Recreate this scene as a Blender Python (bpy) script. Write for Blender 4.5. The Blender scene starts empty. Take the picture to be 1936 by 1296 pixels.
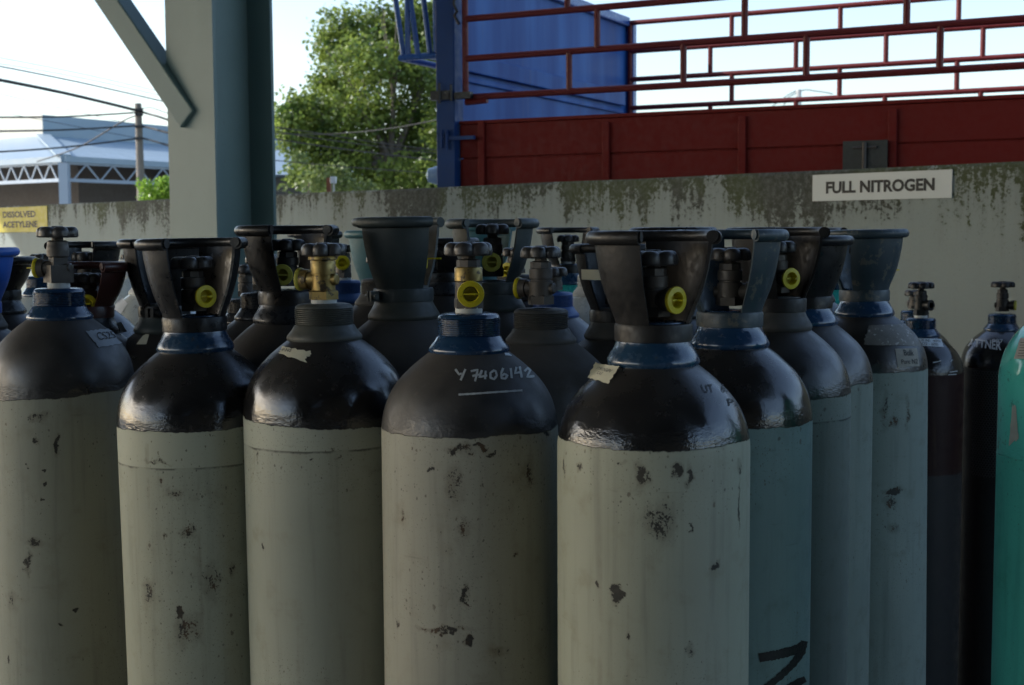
import bpy, bmesh, math, random
from mathutils import Vector, Matrix, noise as mnoise

random.seed(11)
scene = bpy.context.scene
COL = scene.collection
R_ = math.radians
PI = math.pi

# ------------------------------------------------------------------ camera
FPX, CX, CY = 2550.0, 968.0, 648.0
CAM = Vector((0, 0, 1.6))
PITCH = math.atan((648 - 442) / FPX)
ROLL = 0.006
f_ = Vector((0, math.cos(PITCH), -math.sin(PITCH)))
r0 = Vector((1, 0, 0)); u0 = Vector((0, math.sin(PITCH), math.cos(PITCH)))
cr = math.cos(ROLL) * r0 - math.sin(ROLL) * u0
cu = math.sin(ROLL) * r0 + math.cos(ROLL) * u0
cam_d = bpy.data.cameras.new("camera"); cam = bpy.data.objects.new("camera", cam_d); COL.objects.link(cam)
cam.matrix_world = Matrix(((cr.x, cu.x, -f_.x, CAM.x), (cr.y, cu.y, -f_.y, CAM.y), (cr.z, cu.z, -f_.z, CAM.z), (0, 0, 0, 1)))
cam_d.sensor_width = 36; cam_d.lens = 36 * FPX / 1936; cam_d.clip_start = 0.05; cam_d.clip_end = 2000
cam_d.dof.use_dof = True; cam_d.dof.focus_distance = 2.0; cam_d.dof.aperture_fstop = 13
scene.camera = cam

def ray(px, py):
    return (f_ + cr * ((px - CX) / FPX) - cu * ((py - CY) / FPX)).normalized()
def pix(px, py, Y):
    d = ray(px, py); return CAM + d * (Y / d.y)
def pix_plane(px, py, p, n):
    d = ray(px, py); return CAM + d * ((p - CAM).dot(n) / d.dot(n))
def pix_z(px, py, z):
    d = ray(px, py); return CAM + d * ((z - CAM.z) / d.z)

# ------------------------------------------------------------------ mesh helper
class MB:
    def __init__(s): s.v = []; s.f = []; s.uv = {}; s.flat = set()
    def quadgrid(s, rows, closed=False, uvs=None, flip=False):
        n0 = len(s.v); nc = len(rows[0])
        for r in rows: s.v.extend([tuple(p) for p in r])
        for i in range(len(rows) - 1):
            for j in range(nc if closed else nc - 1):
                a = n0 + i * nc + j; b = n0 + i * nc + (j + 1) % nc
                q = (a, b, b + nc, a + nc)
                if flip: q = q[::-1]
                if uvs:
                    jj = [(i, j), (i, j + 1), (i + 1, j + 1), (i + 1, j)]
                    if flip: jj = jj[::-1]
                    s.uv[len(s.f)] = [uvs(*k) for k in jj]
                s.f.append(q)
    def lathe(s, prof, segs=40, M=None, uv=False, phase=0.0, cap0=False, cap1=False):
        M = M or Matrix()
        rows = []
        for (r, z) in prof:
            rows.append([M @ Vector((r * math.sin(phase + 2 * PI * k / segs), -r * math.cos(phase + 2 * PI * k / segs), z)) for k in range(segs)])
        n0 = len(s.v)
        rmax = max(p[0] for p in prof)
        fn = None
        if uv:
            def fn(i, j):
                a = 2 * PI * j / segs - PI
                return (a * rmax, prof[i][1])
        s.quadgrid(rows, closed=True, uvs=fn)
        if cap0: s.f.append(tuple(n0 + k for k in range(segs))[::-1])
        if cap1: s.f.append(tuple(n0 + (len(prof) - 1) * segs + k for k in range(segs)))
    def box(s, c, size, M=None, ax=None):
        c = Vector(c); M = M or Matrix()
        X, Y, Z = ax if ax else (Vector((1, 0, 0)), Vector((0, 1, 0)), Vector((0, 0, 1)))
        n0 = len(s.v)
        for k in (-.5, .5):
            for j in (-.5, .5):
                for i in (-.5, .5):
                    s.v.append(tuple(M @ (c + X * (i * size[0]) + Y * (j * size[1]) + Z * (k * size[2]))))
        for q in ((0, 2, 3, 1), (4, 5, 7, 6), (0, 1, 5, 4), (2, 6, 7, 3), (0, 4, 6, 2), (1, 3, 7, 5)):
            s.f.append(tuple(n0 + k for k in q))
    def beam(s, a, b, w, h, up=Vector((0, 0, 1))):
        a = Vector(a); b = Vector(b); d = (b - a)
        X = d.normalized(); Y = up.cross(X)
        if Y.length < 1e-4: Y = Vector((1, 0, 0)).cross(X)
        Y.normalize(); Z = X.cross(Y)
        s.box((a + b) / 2, (d.length, w, h), ax=(X, Y, Z))
    def tube(s, pts, r, segs=8, cap=True):
        pts = [Vector(p) for p in pts]; rows = []
        ref = Vector((0, 0, 1))
        for i, p in enumerate(pts):
            t = (pts[min(i + 1, len(pts) - 1)] - pts[max(i - 1, 0)]).normalized()
            rr = ref if abs(t.dot(ref)) < .95 else Vector((1, 0, 0))
            X = rr.cross(t).normalized(); Y = t.cross(X)
            ri = r[i] if isinstance(r, (list, tuple)) else r
            rows.append([p + X * (ri * math.cos(2 * PI * k / segs)) + Y * (ri * math.sin(2 * PI * k / segs)) for k in range(segs)])
        n0 = len(s.v)
        s.quadgrid(rows, closed=True)
        if cap:
            s.f.append(tuple(n0 + k for k in range(segs))[::-1])
            s.f.append(tuple(n0 + (len(pts) - 1) * segs + k for k in range(segs)))
    def build(s, name, mat, parent=None, sharp=35, smooth=True, bevel=0):
        me = bpy.data.meshes.new(name); me.from_pydata(s.v, [], s.f); me.validate()
        if s.uv:
            uvl = me.uv_layers.new(name="UVMap")
            for p in me.polygons:
                q = s.uv.get(p.index)
                if q:
                    for k, li in enumerate(p.loop_indices): uvl.data[li].uv = q[k]
        bm = bmesh.new(); bm.from_mesh(me); bmesh.ops.recalc_face_normals(bm, faces=bm.faces)
        bm.to_mesh(me); bm.free()
        if smooth:
            for p in me.polygons: p.use_smooth = True
            me.set_sharp_from_angle(angle=R_(sharp))
        o = bpy.data.objects.new(name, me); COL.objects.link(o)
        if mat: me.materials.append(mat)
        if parent: o.parent = parent
        if bevel:
            b = o.modifiers.new("bevel", 'BEVEL'); b.width = bevel; b.segments = 2; b.limit_method = 'ANGLE'; b.angle_limit = R_(40)
        return o

def tag(o, label=None, cat=None, group=None, kind=None):
    if label: o["label"] = label
    if cat: o["category"] = cat
    if group: o["group"] = group
    if kind: o["kind"] = kind
    return o
def empty(name, loc, rot=(0, 0, 0)):
    o = bpy.data.objects.new(name, None); o.empty_display_size = .1; o.location = loc; o.rotation_euler = rot
    COL.objects.link(o); return o

def text_mesh(body, bold=0.0):
    """flat text as (verts2d, faces), normalised to the unit box, with its aspect"""
    c = bpy.data.curves.new("lettering", 'FONT'); c.body = body; c.align_x = 'CENTER'; c.offset = bold; c.resolution_u = 3
    o = bpy.data.objects.new("lettering", c); COL.objects.link(o)
    bpy.context.view_layer.update()
    me = bpy.data.meshes.new_from_object(o.evaluated_get(bpy.context.evaluated_depsgraph_get()))
    v = [(p.co.x, p.co.y) for p in me.vertices]; f = [tuple(p.vertices) for p in me.polygons]
    bpy.data.objects.remove(o); bpy.data.curves.remove(c); bpy.data.meshes.remove(me)
    x0 = min(p[0] for p in v); x1 = max(p[0] for p in v); y0 = min(p[1] for p in v); y1 = max(p[1] for p in v)
    return [((p[0] - x0) / (x1 - x0), (p[1] - y0) / (y1 - y0)) for p in v], f

# ------------------------------------------------------------------ materials
class NT:
    def __init__(s, name):
        s.m = bpy.data.materials.new(name); s.m.use_nodes = True
        s.t = s.m.node_tree; s.n = s.t.nodes; s.b = s.n["Principled BSDF"]
        s.tc = s.n.new("ShaderNodeTexCoord")
    def L(s, a, b): s.t.links.new(a, b)
    def setin(s, sock, v):
        if hasattr(v, "links"): s.L(v, sock)
        else: sock.default_value = v
    def math(s, op, a, b=0.0, clamp=False):
        n = s.n.new("ShaderNodeMath"); n.operation = op; n.use_clamp = clamp
        s.setin(n.inputs[0], a); s.setin(n.inputs[1], b); return n.outputs[0]
    def vmath(s, op, a, b=(0, 0, 0)):
        n = s.n.new("ShaderNodeVectorMath"); n.operation = op
        s.setin(n.inputs[0], a); s.setin(n.inputs[1], b)
        return n.outputs["Value"] if op == 'LENGTH' else n.outputs[0]
    def noise(s, vec, scale, detail=3, rough=.55, dist=0):
        n = s.n.new("ShaderNodeTexNoise"); s.L(vec, n.inputs["Vector"])
        n.inputs["Scale"].default_value = scale; n.inputs["Detail"].default_value = detail
        n.inputs["Roughness"].default_value = rough; n.inputs["Distortion"].default_value = dist
        return n.outputs[0]
    def ramp(s, v, a, b, lo=0.0, hi=1.0):
        n = s.n.new("ShaderNodeMapRange"); n.interpolation_type = 'SMOOTHSTEP'
        s.setin(n.inputs[0], v); n.inputs[1].default_value = a; n.inputs[2].default_value = b
        n.inputs[3].default_value = lo; n.inputs[4].default_value = hi; return n.outputs[0]
    def mix(s, fac, a, b):
        n = s.n.new("ShaderNodeMix"); n.data_type = 'RGBA'
        s.setin(n.inputs[0], fac)
        for k, v in ((6, a), (7, b)):
            if hasattr(v, "links"): s.L(v, n.inputs[k])
            else: n.inputs[k].default_value = (*v, 1)
        return n.outputs[2]
    def out(s, col=None, rough=None, metal=None, bump=None, bstr=.3, bdist=.002, spec=None):
        if col is not None:
            if hasattr(col, "links"): s.L(col, s.b.inputs["Base Color"])
            else: s.b.inputs["Base Color"].default_value = (*col, 1)
        if rough is not None: s.setin(s.b.inputs["Roughness"], rough)
        if metal is not None: s.setin(s.b.inputs["Metallic"], metal)
        if spec is not None: s.b.inputs["Specular IOR Level"].default_value = spec
        if bump is not None:
            n = s.n.new("ShaderNodeBump"); n.inputs["Strength"].default_value = bstr; n.inputs["Distance"].default_value = bdist
            s.L(bump, n.inputs["Height"]); s.L(n.outputs[0], s.b.inputs["Normal"])
        return s.m
    def sepcol(s, vec, scale):
        n = s.n.new("ShaderNodeTexNoise"); s.L(vec, n.inputs["Vector"]); n.inputs["Scale"].default_value = scale; n.inputs["Detail"].default_value = 3
        return s.vmath('SUBTRACT', n.outputs["Color"], (.5, .5, .5))
    def sep(s, v):
        n = s.n.new("ShaderNodeSeparateXYZ"); s.L(v, n.inputs[0]); return n.outputs

def shade(c, k): return tuple(min(1, x * k) for x in c)
_mc = {}
def paint(name, col, rough=.4, metal=0.0, worn=None, wear=.0, var=.3, scale=18, bump=.15, dust=0.0, spec=.5):
    """painted or bare metal with mottling, dust and worn patches"""
    key = (name,)
    if key in _mc: return _mc[key]
    t = NT(name); P = t.tc.outputs["Object"]
    n1 = t.noise(P, scale, 4); n2 = t.noise(P, scale * 4, 3)
    c = t.mix(n1, shade(col, 1 - var), shade(col, 1 + var))
    if dust: c = t.mix(t.math('MULTIPLY', t.ramp(n1, .42, .75), dust), c, (.12, .105, .085))
    if wear:
        w = t.ramp(t.math('ADD', t.math('MULTIPLY', t.noise(P, scale * 2.2, 5, .65), .8), t.math('MULTIPLY', n1, .2)), .66 - wear, .70 - wear)
        c = t.mix(w, c, worn or (.05, .04, .035))
    r = t.ramp(n2, .25, .75, max(.03, rough - .1), min(1, rough + .18))
    _mc[key] = t.out(c, r, metal, t.math('ADD', n1, t.math('MULTIPLY', n2, .4)), bump, .003, spec)
    return _mc[key]

def body_mat(name, lower, shoulder, vpaint, spots=(), band=0.0, chips=.0, gloss=.25, seed=0.0, dust=.35, rust=.0, second=None, tilt=0.0):
    """cylinder paint: lower colour, shoulder colour above vpaint, chipped patches at given places"""
    t = NT(name); uv = t.tc.outputs["UV"]; P = t.vmath('ADD', t.tc.outputs["Object"], (seed * 3.1, seed * 1.7, seed * 2.3))
    U = t.vmath('ADD', uv, (seed * 1.3, seed * .7, 0))
    sp = t.sep(uv); v = sp[1]
    nbig = t.noise(P, 5, 3); nmid = t.noise(P, 26, 5, .6); nfine = t.noise(P, 120, 4, .6)
    streak = t.noise(t.vmath('MULTIPLY', U, (55, 3.2, 1)), 1.0, 4, .6)
    c = t.mix(nbig, shade(lower, .82), shade(lower, 1.14))
    c = t.mix(t.ramp(streak, .48, .82, 0, .55), c, shade(lower, .55))
    c = t.mix(t.ramp(nmid, .52, .8, 0, .5), c, shade((lower[0] * .9, lower[1] * .82, lower[2] * .7), .75))
    if second:   # another colour below a line
        c = t.mix(t.ramp(t.math('ADD', v, t.math('MULTIPLY', t.math('SUBTRACT', nmid, .5), .012)), second[0] - .002, second[0] + .002), second[1], c)
    if band:
        be = t.math('ADD', v, t.math('MULTIPLY', t.math('SUBTRACT', nmid, .5), .006))
        bm_ = t.ramp(be, vpaint - band - .001, vpaint - band + .001)
        c = t.mix(t.math('MULTIPLY', bm_, .75), c, shade(lower, 1.22))
        ln = t.math('MULTIPLY', t.ramp(be, vpaint - band - .004, vpaint - band - .001), t.math('SUBTRACT', 1, bm_))
        c = t.mix(t.math('MULTIPLY', ln, t.ramp(nmid, .4, .6)), c, shade(lower, .3))
    # chips: free ones and placed ones
    cv = t.math('ADD', t.math('MULTIPLY', t.noise(t.vmath('MULTIPLY', U, (1, .6, 1)), 95, 6, .72, .8), .62), t.math('MULTIPLY', t.noise(U, 330, 4, .7), .38))
    fld = t.math('MULTIPLY', t.ramp(nbig, .45, .7), chips)
    uvd = t.vmath('ADD', uv, t.vmath('MULTIPLY', t.sepcol(U, 34), (.024, .030, 0)))
    uvd = t.vmath('ADD', uvd, t.vmath('MULTIPLY', t.sepcol(U, 110), (.012, .014, 0)))
    for (su, sv, sx, sy, k) in spots:
        d = t.vmath('LENGTH', t.vmath('MULTIPLY', t.vmath('SUBTRACT', uvd, (su, sv, 0)), (1 / sx, 1 / sy, 0)))
        fld = t.math('MAXIMUM', fld, t.math('MULTIPLY', t.ramp(d, 1.15, .05), k * .95))
    chip = t.ramp(t.math('ADD', fld, t.math('MULTIPLY', t.math('SUBTRACT', cv, .5), 2.3)), .50, .60)
    nrst = t.noise(P, 40, 3)
    chipc = t.mix(t.ramp(nrst, .44, .62), (.022, .021, .02), (.075, .042, .022) if rust else (.05, .045, .038))
    # soft grey smudge round the chips, scattered nicks of many sizes, fine specks
    smud = t.math('MULTIPLY', t.ramp(t.math('ADD', fld, t.math('MULTIPLY', t.math('SUBTRACT', t.noise(t.vmath('MULTIPLY', U, (1, .45, 1)), 38, 5, .7), .5), 1.1)), .12, .62), .5)
    c = t.mix(smud, c, shade((lower[0] * .62, lower[1] * .56, lower[2] * .50), .8))
    c = t.mix(t.math('MULTIPLY', chip, .92), c, chipc)
    for (sc_, thr, rad) in ((70, .97, .20), (150, .96, .24), (300, .93, .26)):
        vn = t.n.new("ShaderNodeTexVoronoi"); vn.inputs["Scale"].default_value = sc_
        jit = t.vmath('ADD', U, t.vmath('MULTIPLY', t.sepcol(U, 240), (.004, .006, 0))); t.L(t.vmath('MULTIPLY', jit, (1, .7, 1)), vn.inputs["Vector"])
        cs_ = t.sep(vn.outputs["Color"])
        near_top = t.ramp(v, vpaint - .16, vpaint - .02, 0, .12)
        pick = t.ramp(t.math('ADD', cs_[0], t.math('ADD', near_top, t.math('MULTIPLY', t.math('SUBTRACT', nbig, .5), .9))), thr + .06 - chips * .25, thr + .08 - chips * .25)
        dot = t.ramp(vn.outputs["Distance"], rad, rad * .55)
        c = t.mix(t.math('MULTIPLY', t.math('MULTIPLY', pick, dot), .6), c, t.mix(cs_[1], (.03, .028, .025), (.10, .065, .04)))
    rub = t.ramp(t.noise(t.vmath('MULTIPLY', U, (7, 95, 1)), 1.0, 5, .7), .60, .72)
    c = t.mix(t.math('MULTIPLY', t.math('MULTIPLY', rub, t.ramp(nmid, .42, .66)), .5), c, shade((lower[0] * .7, lower[1] * .66, lower[2] * .62), .7))
    spk = t.ramp(t.noise(U, 300, 4, .7), .60, .65)
    c = t.mix(t.math('MULTIPLY', spk, t.math('MULTIPLY', t.ramp(nbig, .40, .62), .6)), c, shade(lower, .3))
    run = t.ramp(t.noise(t.vmath('MULTIPLY', U, (42, 1.6, 1)), 1.0, 3, .5), .60, .74)
    c = t.mix(t.math('MULTIPLY', t.math('MULTIPLY', run, t.ramp(nmid, .35, .6)), .38 if rust else .22), c, (.13, .085, .05))
    # shoulder
    pe = t.math('ADD', t.math('SUBTRACT', v, t.math('MULTIPLY', sp[0], tilt)), t.math('ADD', t.math('MULTIPLY', t.math('SUBTRACT', nfine, .5), .0045), t.math('MULTIPLY', t.math('SUBTRACT', t.noise(P, 16, 3), .5), .010)))
    pm = t.ramp(pe, vpaint - .0008, vpaint + .0008)
    dustm = t.math('MULTIPLY', t.ramp(t.math('ADD', t.math('MULTIPLY', v, 5.0), t.math('MULTIPLY', nmid, .35)), vpaint * 5 + .2, vpaint * 5 + .75), dust)
    sc = t.mix(dustm, shoulder, (.058, .05, .042))
    sc = t.mix(t.math('MULTIPLY', t.ramp(t.noise(P, 60, 6, .75), .58, .66), .5), sc, (.062, .055, .048))
    col = t.mix(pm, c, sc)
    wr = t.noise(t.vmath('MULTIPLY', U, (1, 1.6, 1)), 55, 4, .62)
    rs = t.math('ADD', t.math('MULTIPLY', dustm, .45), t.ramp(nmid, .3, .75, gloss - .05, gloss + .13))
    rl = t.ramp(nmid, .3, .8, .42, .7)
    rmix = t.n.new("ShaderNodeMix"); rmix.data_type = 'FLOAT'
    t.L(pm, rmix.inputs[0]); t.L(rl, rmix.inputs[2]); t.L(rs, rmix.inputs[3])
    low = t.ramp(v, vpaint + .035, vpaint + .005)
    h = t.math('ADD', t.math('MULTIPLY', nfine, .25), t.math('MULTIPLY', t.math('MULTIPLY', wr, t.math('MULTIPLY', pm, low)), 2.4))
    h = t.math('ADD', h, t.math('MULTIPLY', chip, -.5))
    h = t.math('ADD', h, t.math('MULTIPLY', nmid, .3))
    t.L(t.math('ADD', .3, t.math('MULTIPLY', pm, .6)), t.b.inputs["Specular IOR Level"])
    return t.out(col, rmix.outputs[0], 0.0, h, .5, .0016)

def flat_mat(name, col, rough=.6, var=.12, scale=60):
    return paint(name, col, rough, var=var, scale=scale, bump=.1)

M_navy = paint("navy_paint", (.011, .042, .10), .15, spec=.9, var=.25, scale=30, bump=.12, worn=(.05, .05, .06), wear=.03)
M_blueneck = paint("faded_blue_paint", (.035, .09, .27), .45, var=.25, scale=30)
M_olive = paint("worn_olive_neck", (.06, .066, .058), .5, var=.35, scale=30, dust=.4)
M_greyneck = paint("dusty_grey_neck", (.05, .05, .047), .6, var=.3, scale=30, dust=.5)
M_blackneck = paint("black_neck_paint", (.016, .019, .024), .3, var=.3, scale=30, dust=.15)
M_tealneck = paint("dull_blue_neck_paint", (.012, .044, .092), .2, spec=.9, var=.4, scale=26, worn=(.06, .065, .07), wear=.03)
M_tape = flat_mat("white_seal_tape", (.62, .63, .6), .7)
M_yellow = paint("yellow_plastic", (.60, .50, .012), .45, var=.22, scale=50, bump=.1, worn=(.25, .20, .03), wear=.06)
M_dullyellow = flat_mat("dirty_yellow_plastic", (.40, .38, .06), .6, .2)
M_bronze = paint("dark_bronze_metal", (.085, .075, .065), .5, .35, var=.35, scale=40, dust=.3)
M_brass = paint("brass_metal", (.29, .21, .075), .40, .75, var=.4, scale=45, worn=(.09, .07, .045), wear=.10)
M_wheel = paint("dusty_black_handwheel", (.045, .042, .040), .35, .1, var=.4, scale=40, dust=.35)
M_guard = paint("black_guard_paint", (.009, .009, .0095), .34, spec=.35, var=.3, scale=22, bump=.25, dust=.02, worn=(.055, .046, .040), wear=.05)
M_guardbrown = paint("dark_brown_guard_paint", (.015, .014, .0135), .42, spec=.35, var=.3, scale=22, bump=.25, dust=.04, worn=(.05, .042, .036), wear=.015)
M_guardgrey = paint("grey_green_guard_paint", (.033, .045, .046), .5, var=.25, scale=22, dust=.15)
M_guardslate = paint("blue_slate_guard_paint", (.030, .048, .06), .42, var=.4, scale=24, worn=(.10, .10, .085), wear=.09)
M_guardred = paint("maroon_guard_paint", (.055, .016, .012), .35, var=.3, scale=22)
M_guardblue = paint("bright_blue_guard_paint", (.02, .10, .42), .4, var=.2, scale=22)
M_guardteal = paint("teal_guard_paint", (.045, .14, .165), .45, var=.3, scale=22)
M_paper = flat_mat("cream_paper", (.62, .60, .46), .8, .15)
M_white_paper = flat_mat("white_paper", (.72, .76, .80), .7, .1)
M_ink = flat_mat("black_ink", (.02, .02, .02), .6)
M_chalk = flat_mat("white_chalk", (.52, .54, .53), .9, .3, 200)
M_whitepaint = flat_mat("white_marking_paint", (.55, .58, .6), .6, .25, 120)
M_stamp = flat_mat("stamped_grey", (.028, .027, .027), .6)
M_brush = flat_mat("black_brush_paint", (.008, .008, .008), .5)

# ------------------------------------------------------------------ gas cylinders
SH = [(1.0, -.95), (.996, -.83), (.975, -.70), (.93, -.555), (.865, -.43), (.78, -.315), (.675, -.21), (.565, -.115), (.46, -.035), (.39, .015)]
def shoulder_profile(R, zf):
    pts = []
    n = len(SH)
    for i in range(n - 1):
        p0 = SH[max(i - 1, 0)]; p1 = SH[i]; p2 = SH[i + 1]; p3 = SH[min(i + 2, n - 1)]
        for k in range(4):
            t = k / 4
            q = []
            for a in (0, 1):
                q.append(.5 * ((2 * p1[a]) + (-p0[a] + p2[a]) * t + (2 * p0[a] - 5 * p1[a] + 4 * p2[a] - p3[a]) * t * t + (-p0[a] + 3 * p1[a] - 3 * p2[a] + p3[a]) * t ** 3))
            pts.append((min(q[0], 1.0) * R, zf + q[1] * R))
    pts.append((SH[-1][0] * R, zf + SH[-1][1] * R))
    return pts

CYL = {}
class Cyl: pass

def cyl_hit(c, px, py):
    """point and normal (cylinder frame) where the sight line of a pixel meets the body"""
    o = c.Mi @ CAM; d = (c.Mi.to_3x3() @ ray(px, py)).normalized()
    def rad(z):
        pr = c.prof
        if z <= pr[0][1] or z >= pr[-1][1]: return 0
        for i in range(len(pr) - 1):
            if pr[i][1] <= z <= pr[i + 1][1]:
                s = (z - pr[i][1]) / max(1e-9, pr[i + 1][1] - pr[i][1]); return pr[i][0] + s * (pr[i + 1][0] - pr[i][0])
        return 0
    tc = -(o.x * d.x + o.y * d.y) / (d.x ** 2 + d.y ** 2)
    t0 = tc - c.R * 1.15; t1 = tc; N = 60; best = None; tp = t0
    inside = lambda t: (math.hypot(o.x + d.x * t, o.y + d.y * t) < rad(o.z + d.z * t))
    for k in range(1, N + 1):
        t = t0 + (t1 - t0) * k / N
        if inside(t):
            a, b = tp, t
            for _ in range(14):
                m = (a + b) / 2
                if inside(m): b = m
                else: a = m
            best = b; break
        tp = t
    if best is None: best = tc - .0
    p = o + d * best
    dz = .002; slope = (rad(p.z + dz) - rad(p.z - dz)) / (2 * dz)
    n = Vector((p.x, p.y, 0)).normalized(); n = (n - Vector((0, 0, slope))).normalized()
    return p, n
def px_uv(c, px, py):
    p, n = cyl_hit(c, px, py); return (math.atan2(p.x, -p.y) * c.R, p.z)

def bil(q, s, t):
    (ax, ay), (bx, by), (cx, cy), (dx, dy) = q   # TL TR BR BL ; t = 0 at the bottom
    tx, ty = ax + (bx - ax) * s, ay + (by - ay) * s; lx, ly = dx + (cx - dx) * s, dy + (cy - dy) * s
    return lx + (tx - lx) * t, ly + (ty - ly) * t

def on_patch(c, quad, name, mat, off=.0009, n=10, ragged=0.0, curl=0.0):
    mb = MB(); rows = []; random.seed(int(quad[0][0]))
    for i in range(n + 1):
        row = []
        for j in range(n + 1):
            s, t = i / n, j / n
            if ragged:
                if i in (0, n): s += random.uniform(-.5, 1) * ragged * (1 if i == 0 else -1)
                if j in (0, n): t += random.uniform(-.5, 1) * ragged * (1 if j == 0 else -1)
            p, nn = cyl_hit(c, *bil(quad, s, t)); row.append(p + nn * (off + curl * (s * s) * t))
        rows.append(row)
    mb.quadgrid(rows)
    o = mb.build(name, mat, c.root, smooth=True, sharp=80)
    return o
def on_text(c, body, quad, mat, parent, name="printed_text", off=.0018, bold=0.0):
    v, f = text_mesh(body, bold); mb = MB()
    for (s, t) in v:
        p, nn = cyl_hit(c, *bil(quad, s, t)); mb.v.append(tuple(p + nn * off))
    mb.f = f
    return mb.build(name, mat, parent, smooth=False)
def on_strokes(c, strokes, width, mat, name, parent, off=.0007):
    mb = MB()
    for st in strokes:
        w0 = width
        pts = []
        for i in range(len(st) - 1):
            (ax, ay), (bx, by) = st[i], st[i + 1]; L = max(1, int(math.hypot(bx - ax, by - ay) / 3))
            for k in range(L): pts.append((ax + (bx - ax) * k / L, ay + (by - ay) * k / L))
        pts.append(st[-1]); rows = []
        for i, (x, y) in enumerate(pts):
            xa, ya = pts[max(i - 1, 0)]; xb, yb = pts[min(i + 1, len(pts) - 1)]
            dx, dy = xb - xa, yb - ya; l = math.hypot(dx, dy) or 1; nx, ny = -dy / l, dx / l
            w = w0 * .5 * random.uniform(.85, 1.15)
            row = []
            for k in (-1, 0, 1):
                p, nn = cyl_hit(c, x + nx * w * k, y + ny * w * k); row.append(p + nn * off)
            rows.append(row)
        mb.quadgrid(rows)
    return mb.build(name, mat, parent, smooth=True, sharp=80)

def neck_bare(z, R):
    k = R / .115
    pr = [(.046, -.008), (.0505, -.005), (.0526, -.0005), (.0522, .003), (.048, .008), (.0445, .0125), (.0418, .0175)]
    zz = .0195
    for i in range(8):
        pr += [(.0380, zz), (.0408, zz + .0009), (.0408, zz + .0016), (.0380, zz + .0024)]; zz += .0027
    pr += [(.0402, .0415), (.0392, .0445), (.036, .0468), (.031, .0476), (.010, .0478)]
    return [(r * k, z + h * k) for r, h in pr]
def neck_guard(z, R):
    k = R / .115
    pr = [(.048, -.009), (.0535, -.005), (.0556, -.0008), (.0553, .0025), (.0515, .0095), (.0478, .0155), (.0455, .0205), (.0442, .0255), (.043, .034), (.037, .047), (.012, .048)]
    return [(r * k, z + h * k) for r, h in pr]

def hand_wheel(z, r, h, lobes, phase):
    mb = MB(); segs = 96
    prof = [(.16, .10), (.5, .06), (.80, 0.0), (.95, .03), (1.0, .14), (1.0, .42), (.985, .62), (.945, .80), (.87, .93), (.76, .995), (.60, 1.0), (.45, .96), (.30, .95), (.27, 1.05), (.02, 1.07)]
    rows = []
    for (q, t) in prof:
        row = []
        for k in range(segs):
            a = 2 * PI * k / segs
            lob = abs(math.cos(lobes * (a + phase) / 2)) ** .6
            amp = 1 - .22 * (1 - lob) * min(1, max(0, (q - .35) / .4))
            hh = t * h - (1 - lob) * .30 * h * (max(0, t - .35) if q > .5 else 0)
            row.append(Vector((q * r * amp * math.sin(a), -q * r * amp * math.cos(a), z + hh)))
        rows.append(row)
    mb.quadgrid(rows, closed=True)
    return mb

def rotdir(a):
    """frame whose local z points horizontally, a measured from the camera side towards +x"""
    d = Vector((math.sin(a), -math.cos(a), 0)); x = Vector((math.cos(a), math.sin(a), 0)); y = d.cross(x)
    return Matrix(((x.x, y.x, d.x, 0), (x.y, y.y, d.y, 0), (x.z, y.z, d.z, 0), (0, 0, 0, 1)))

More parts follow.
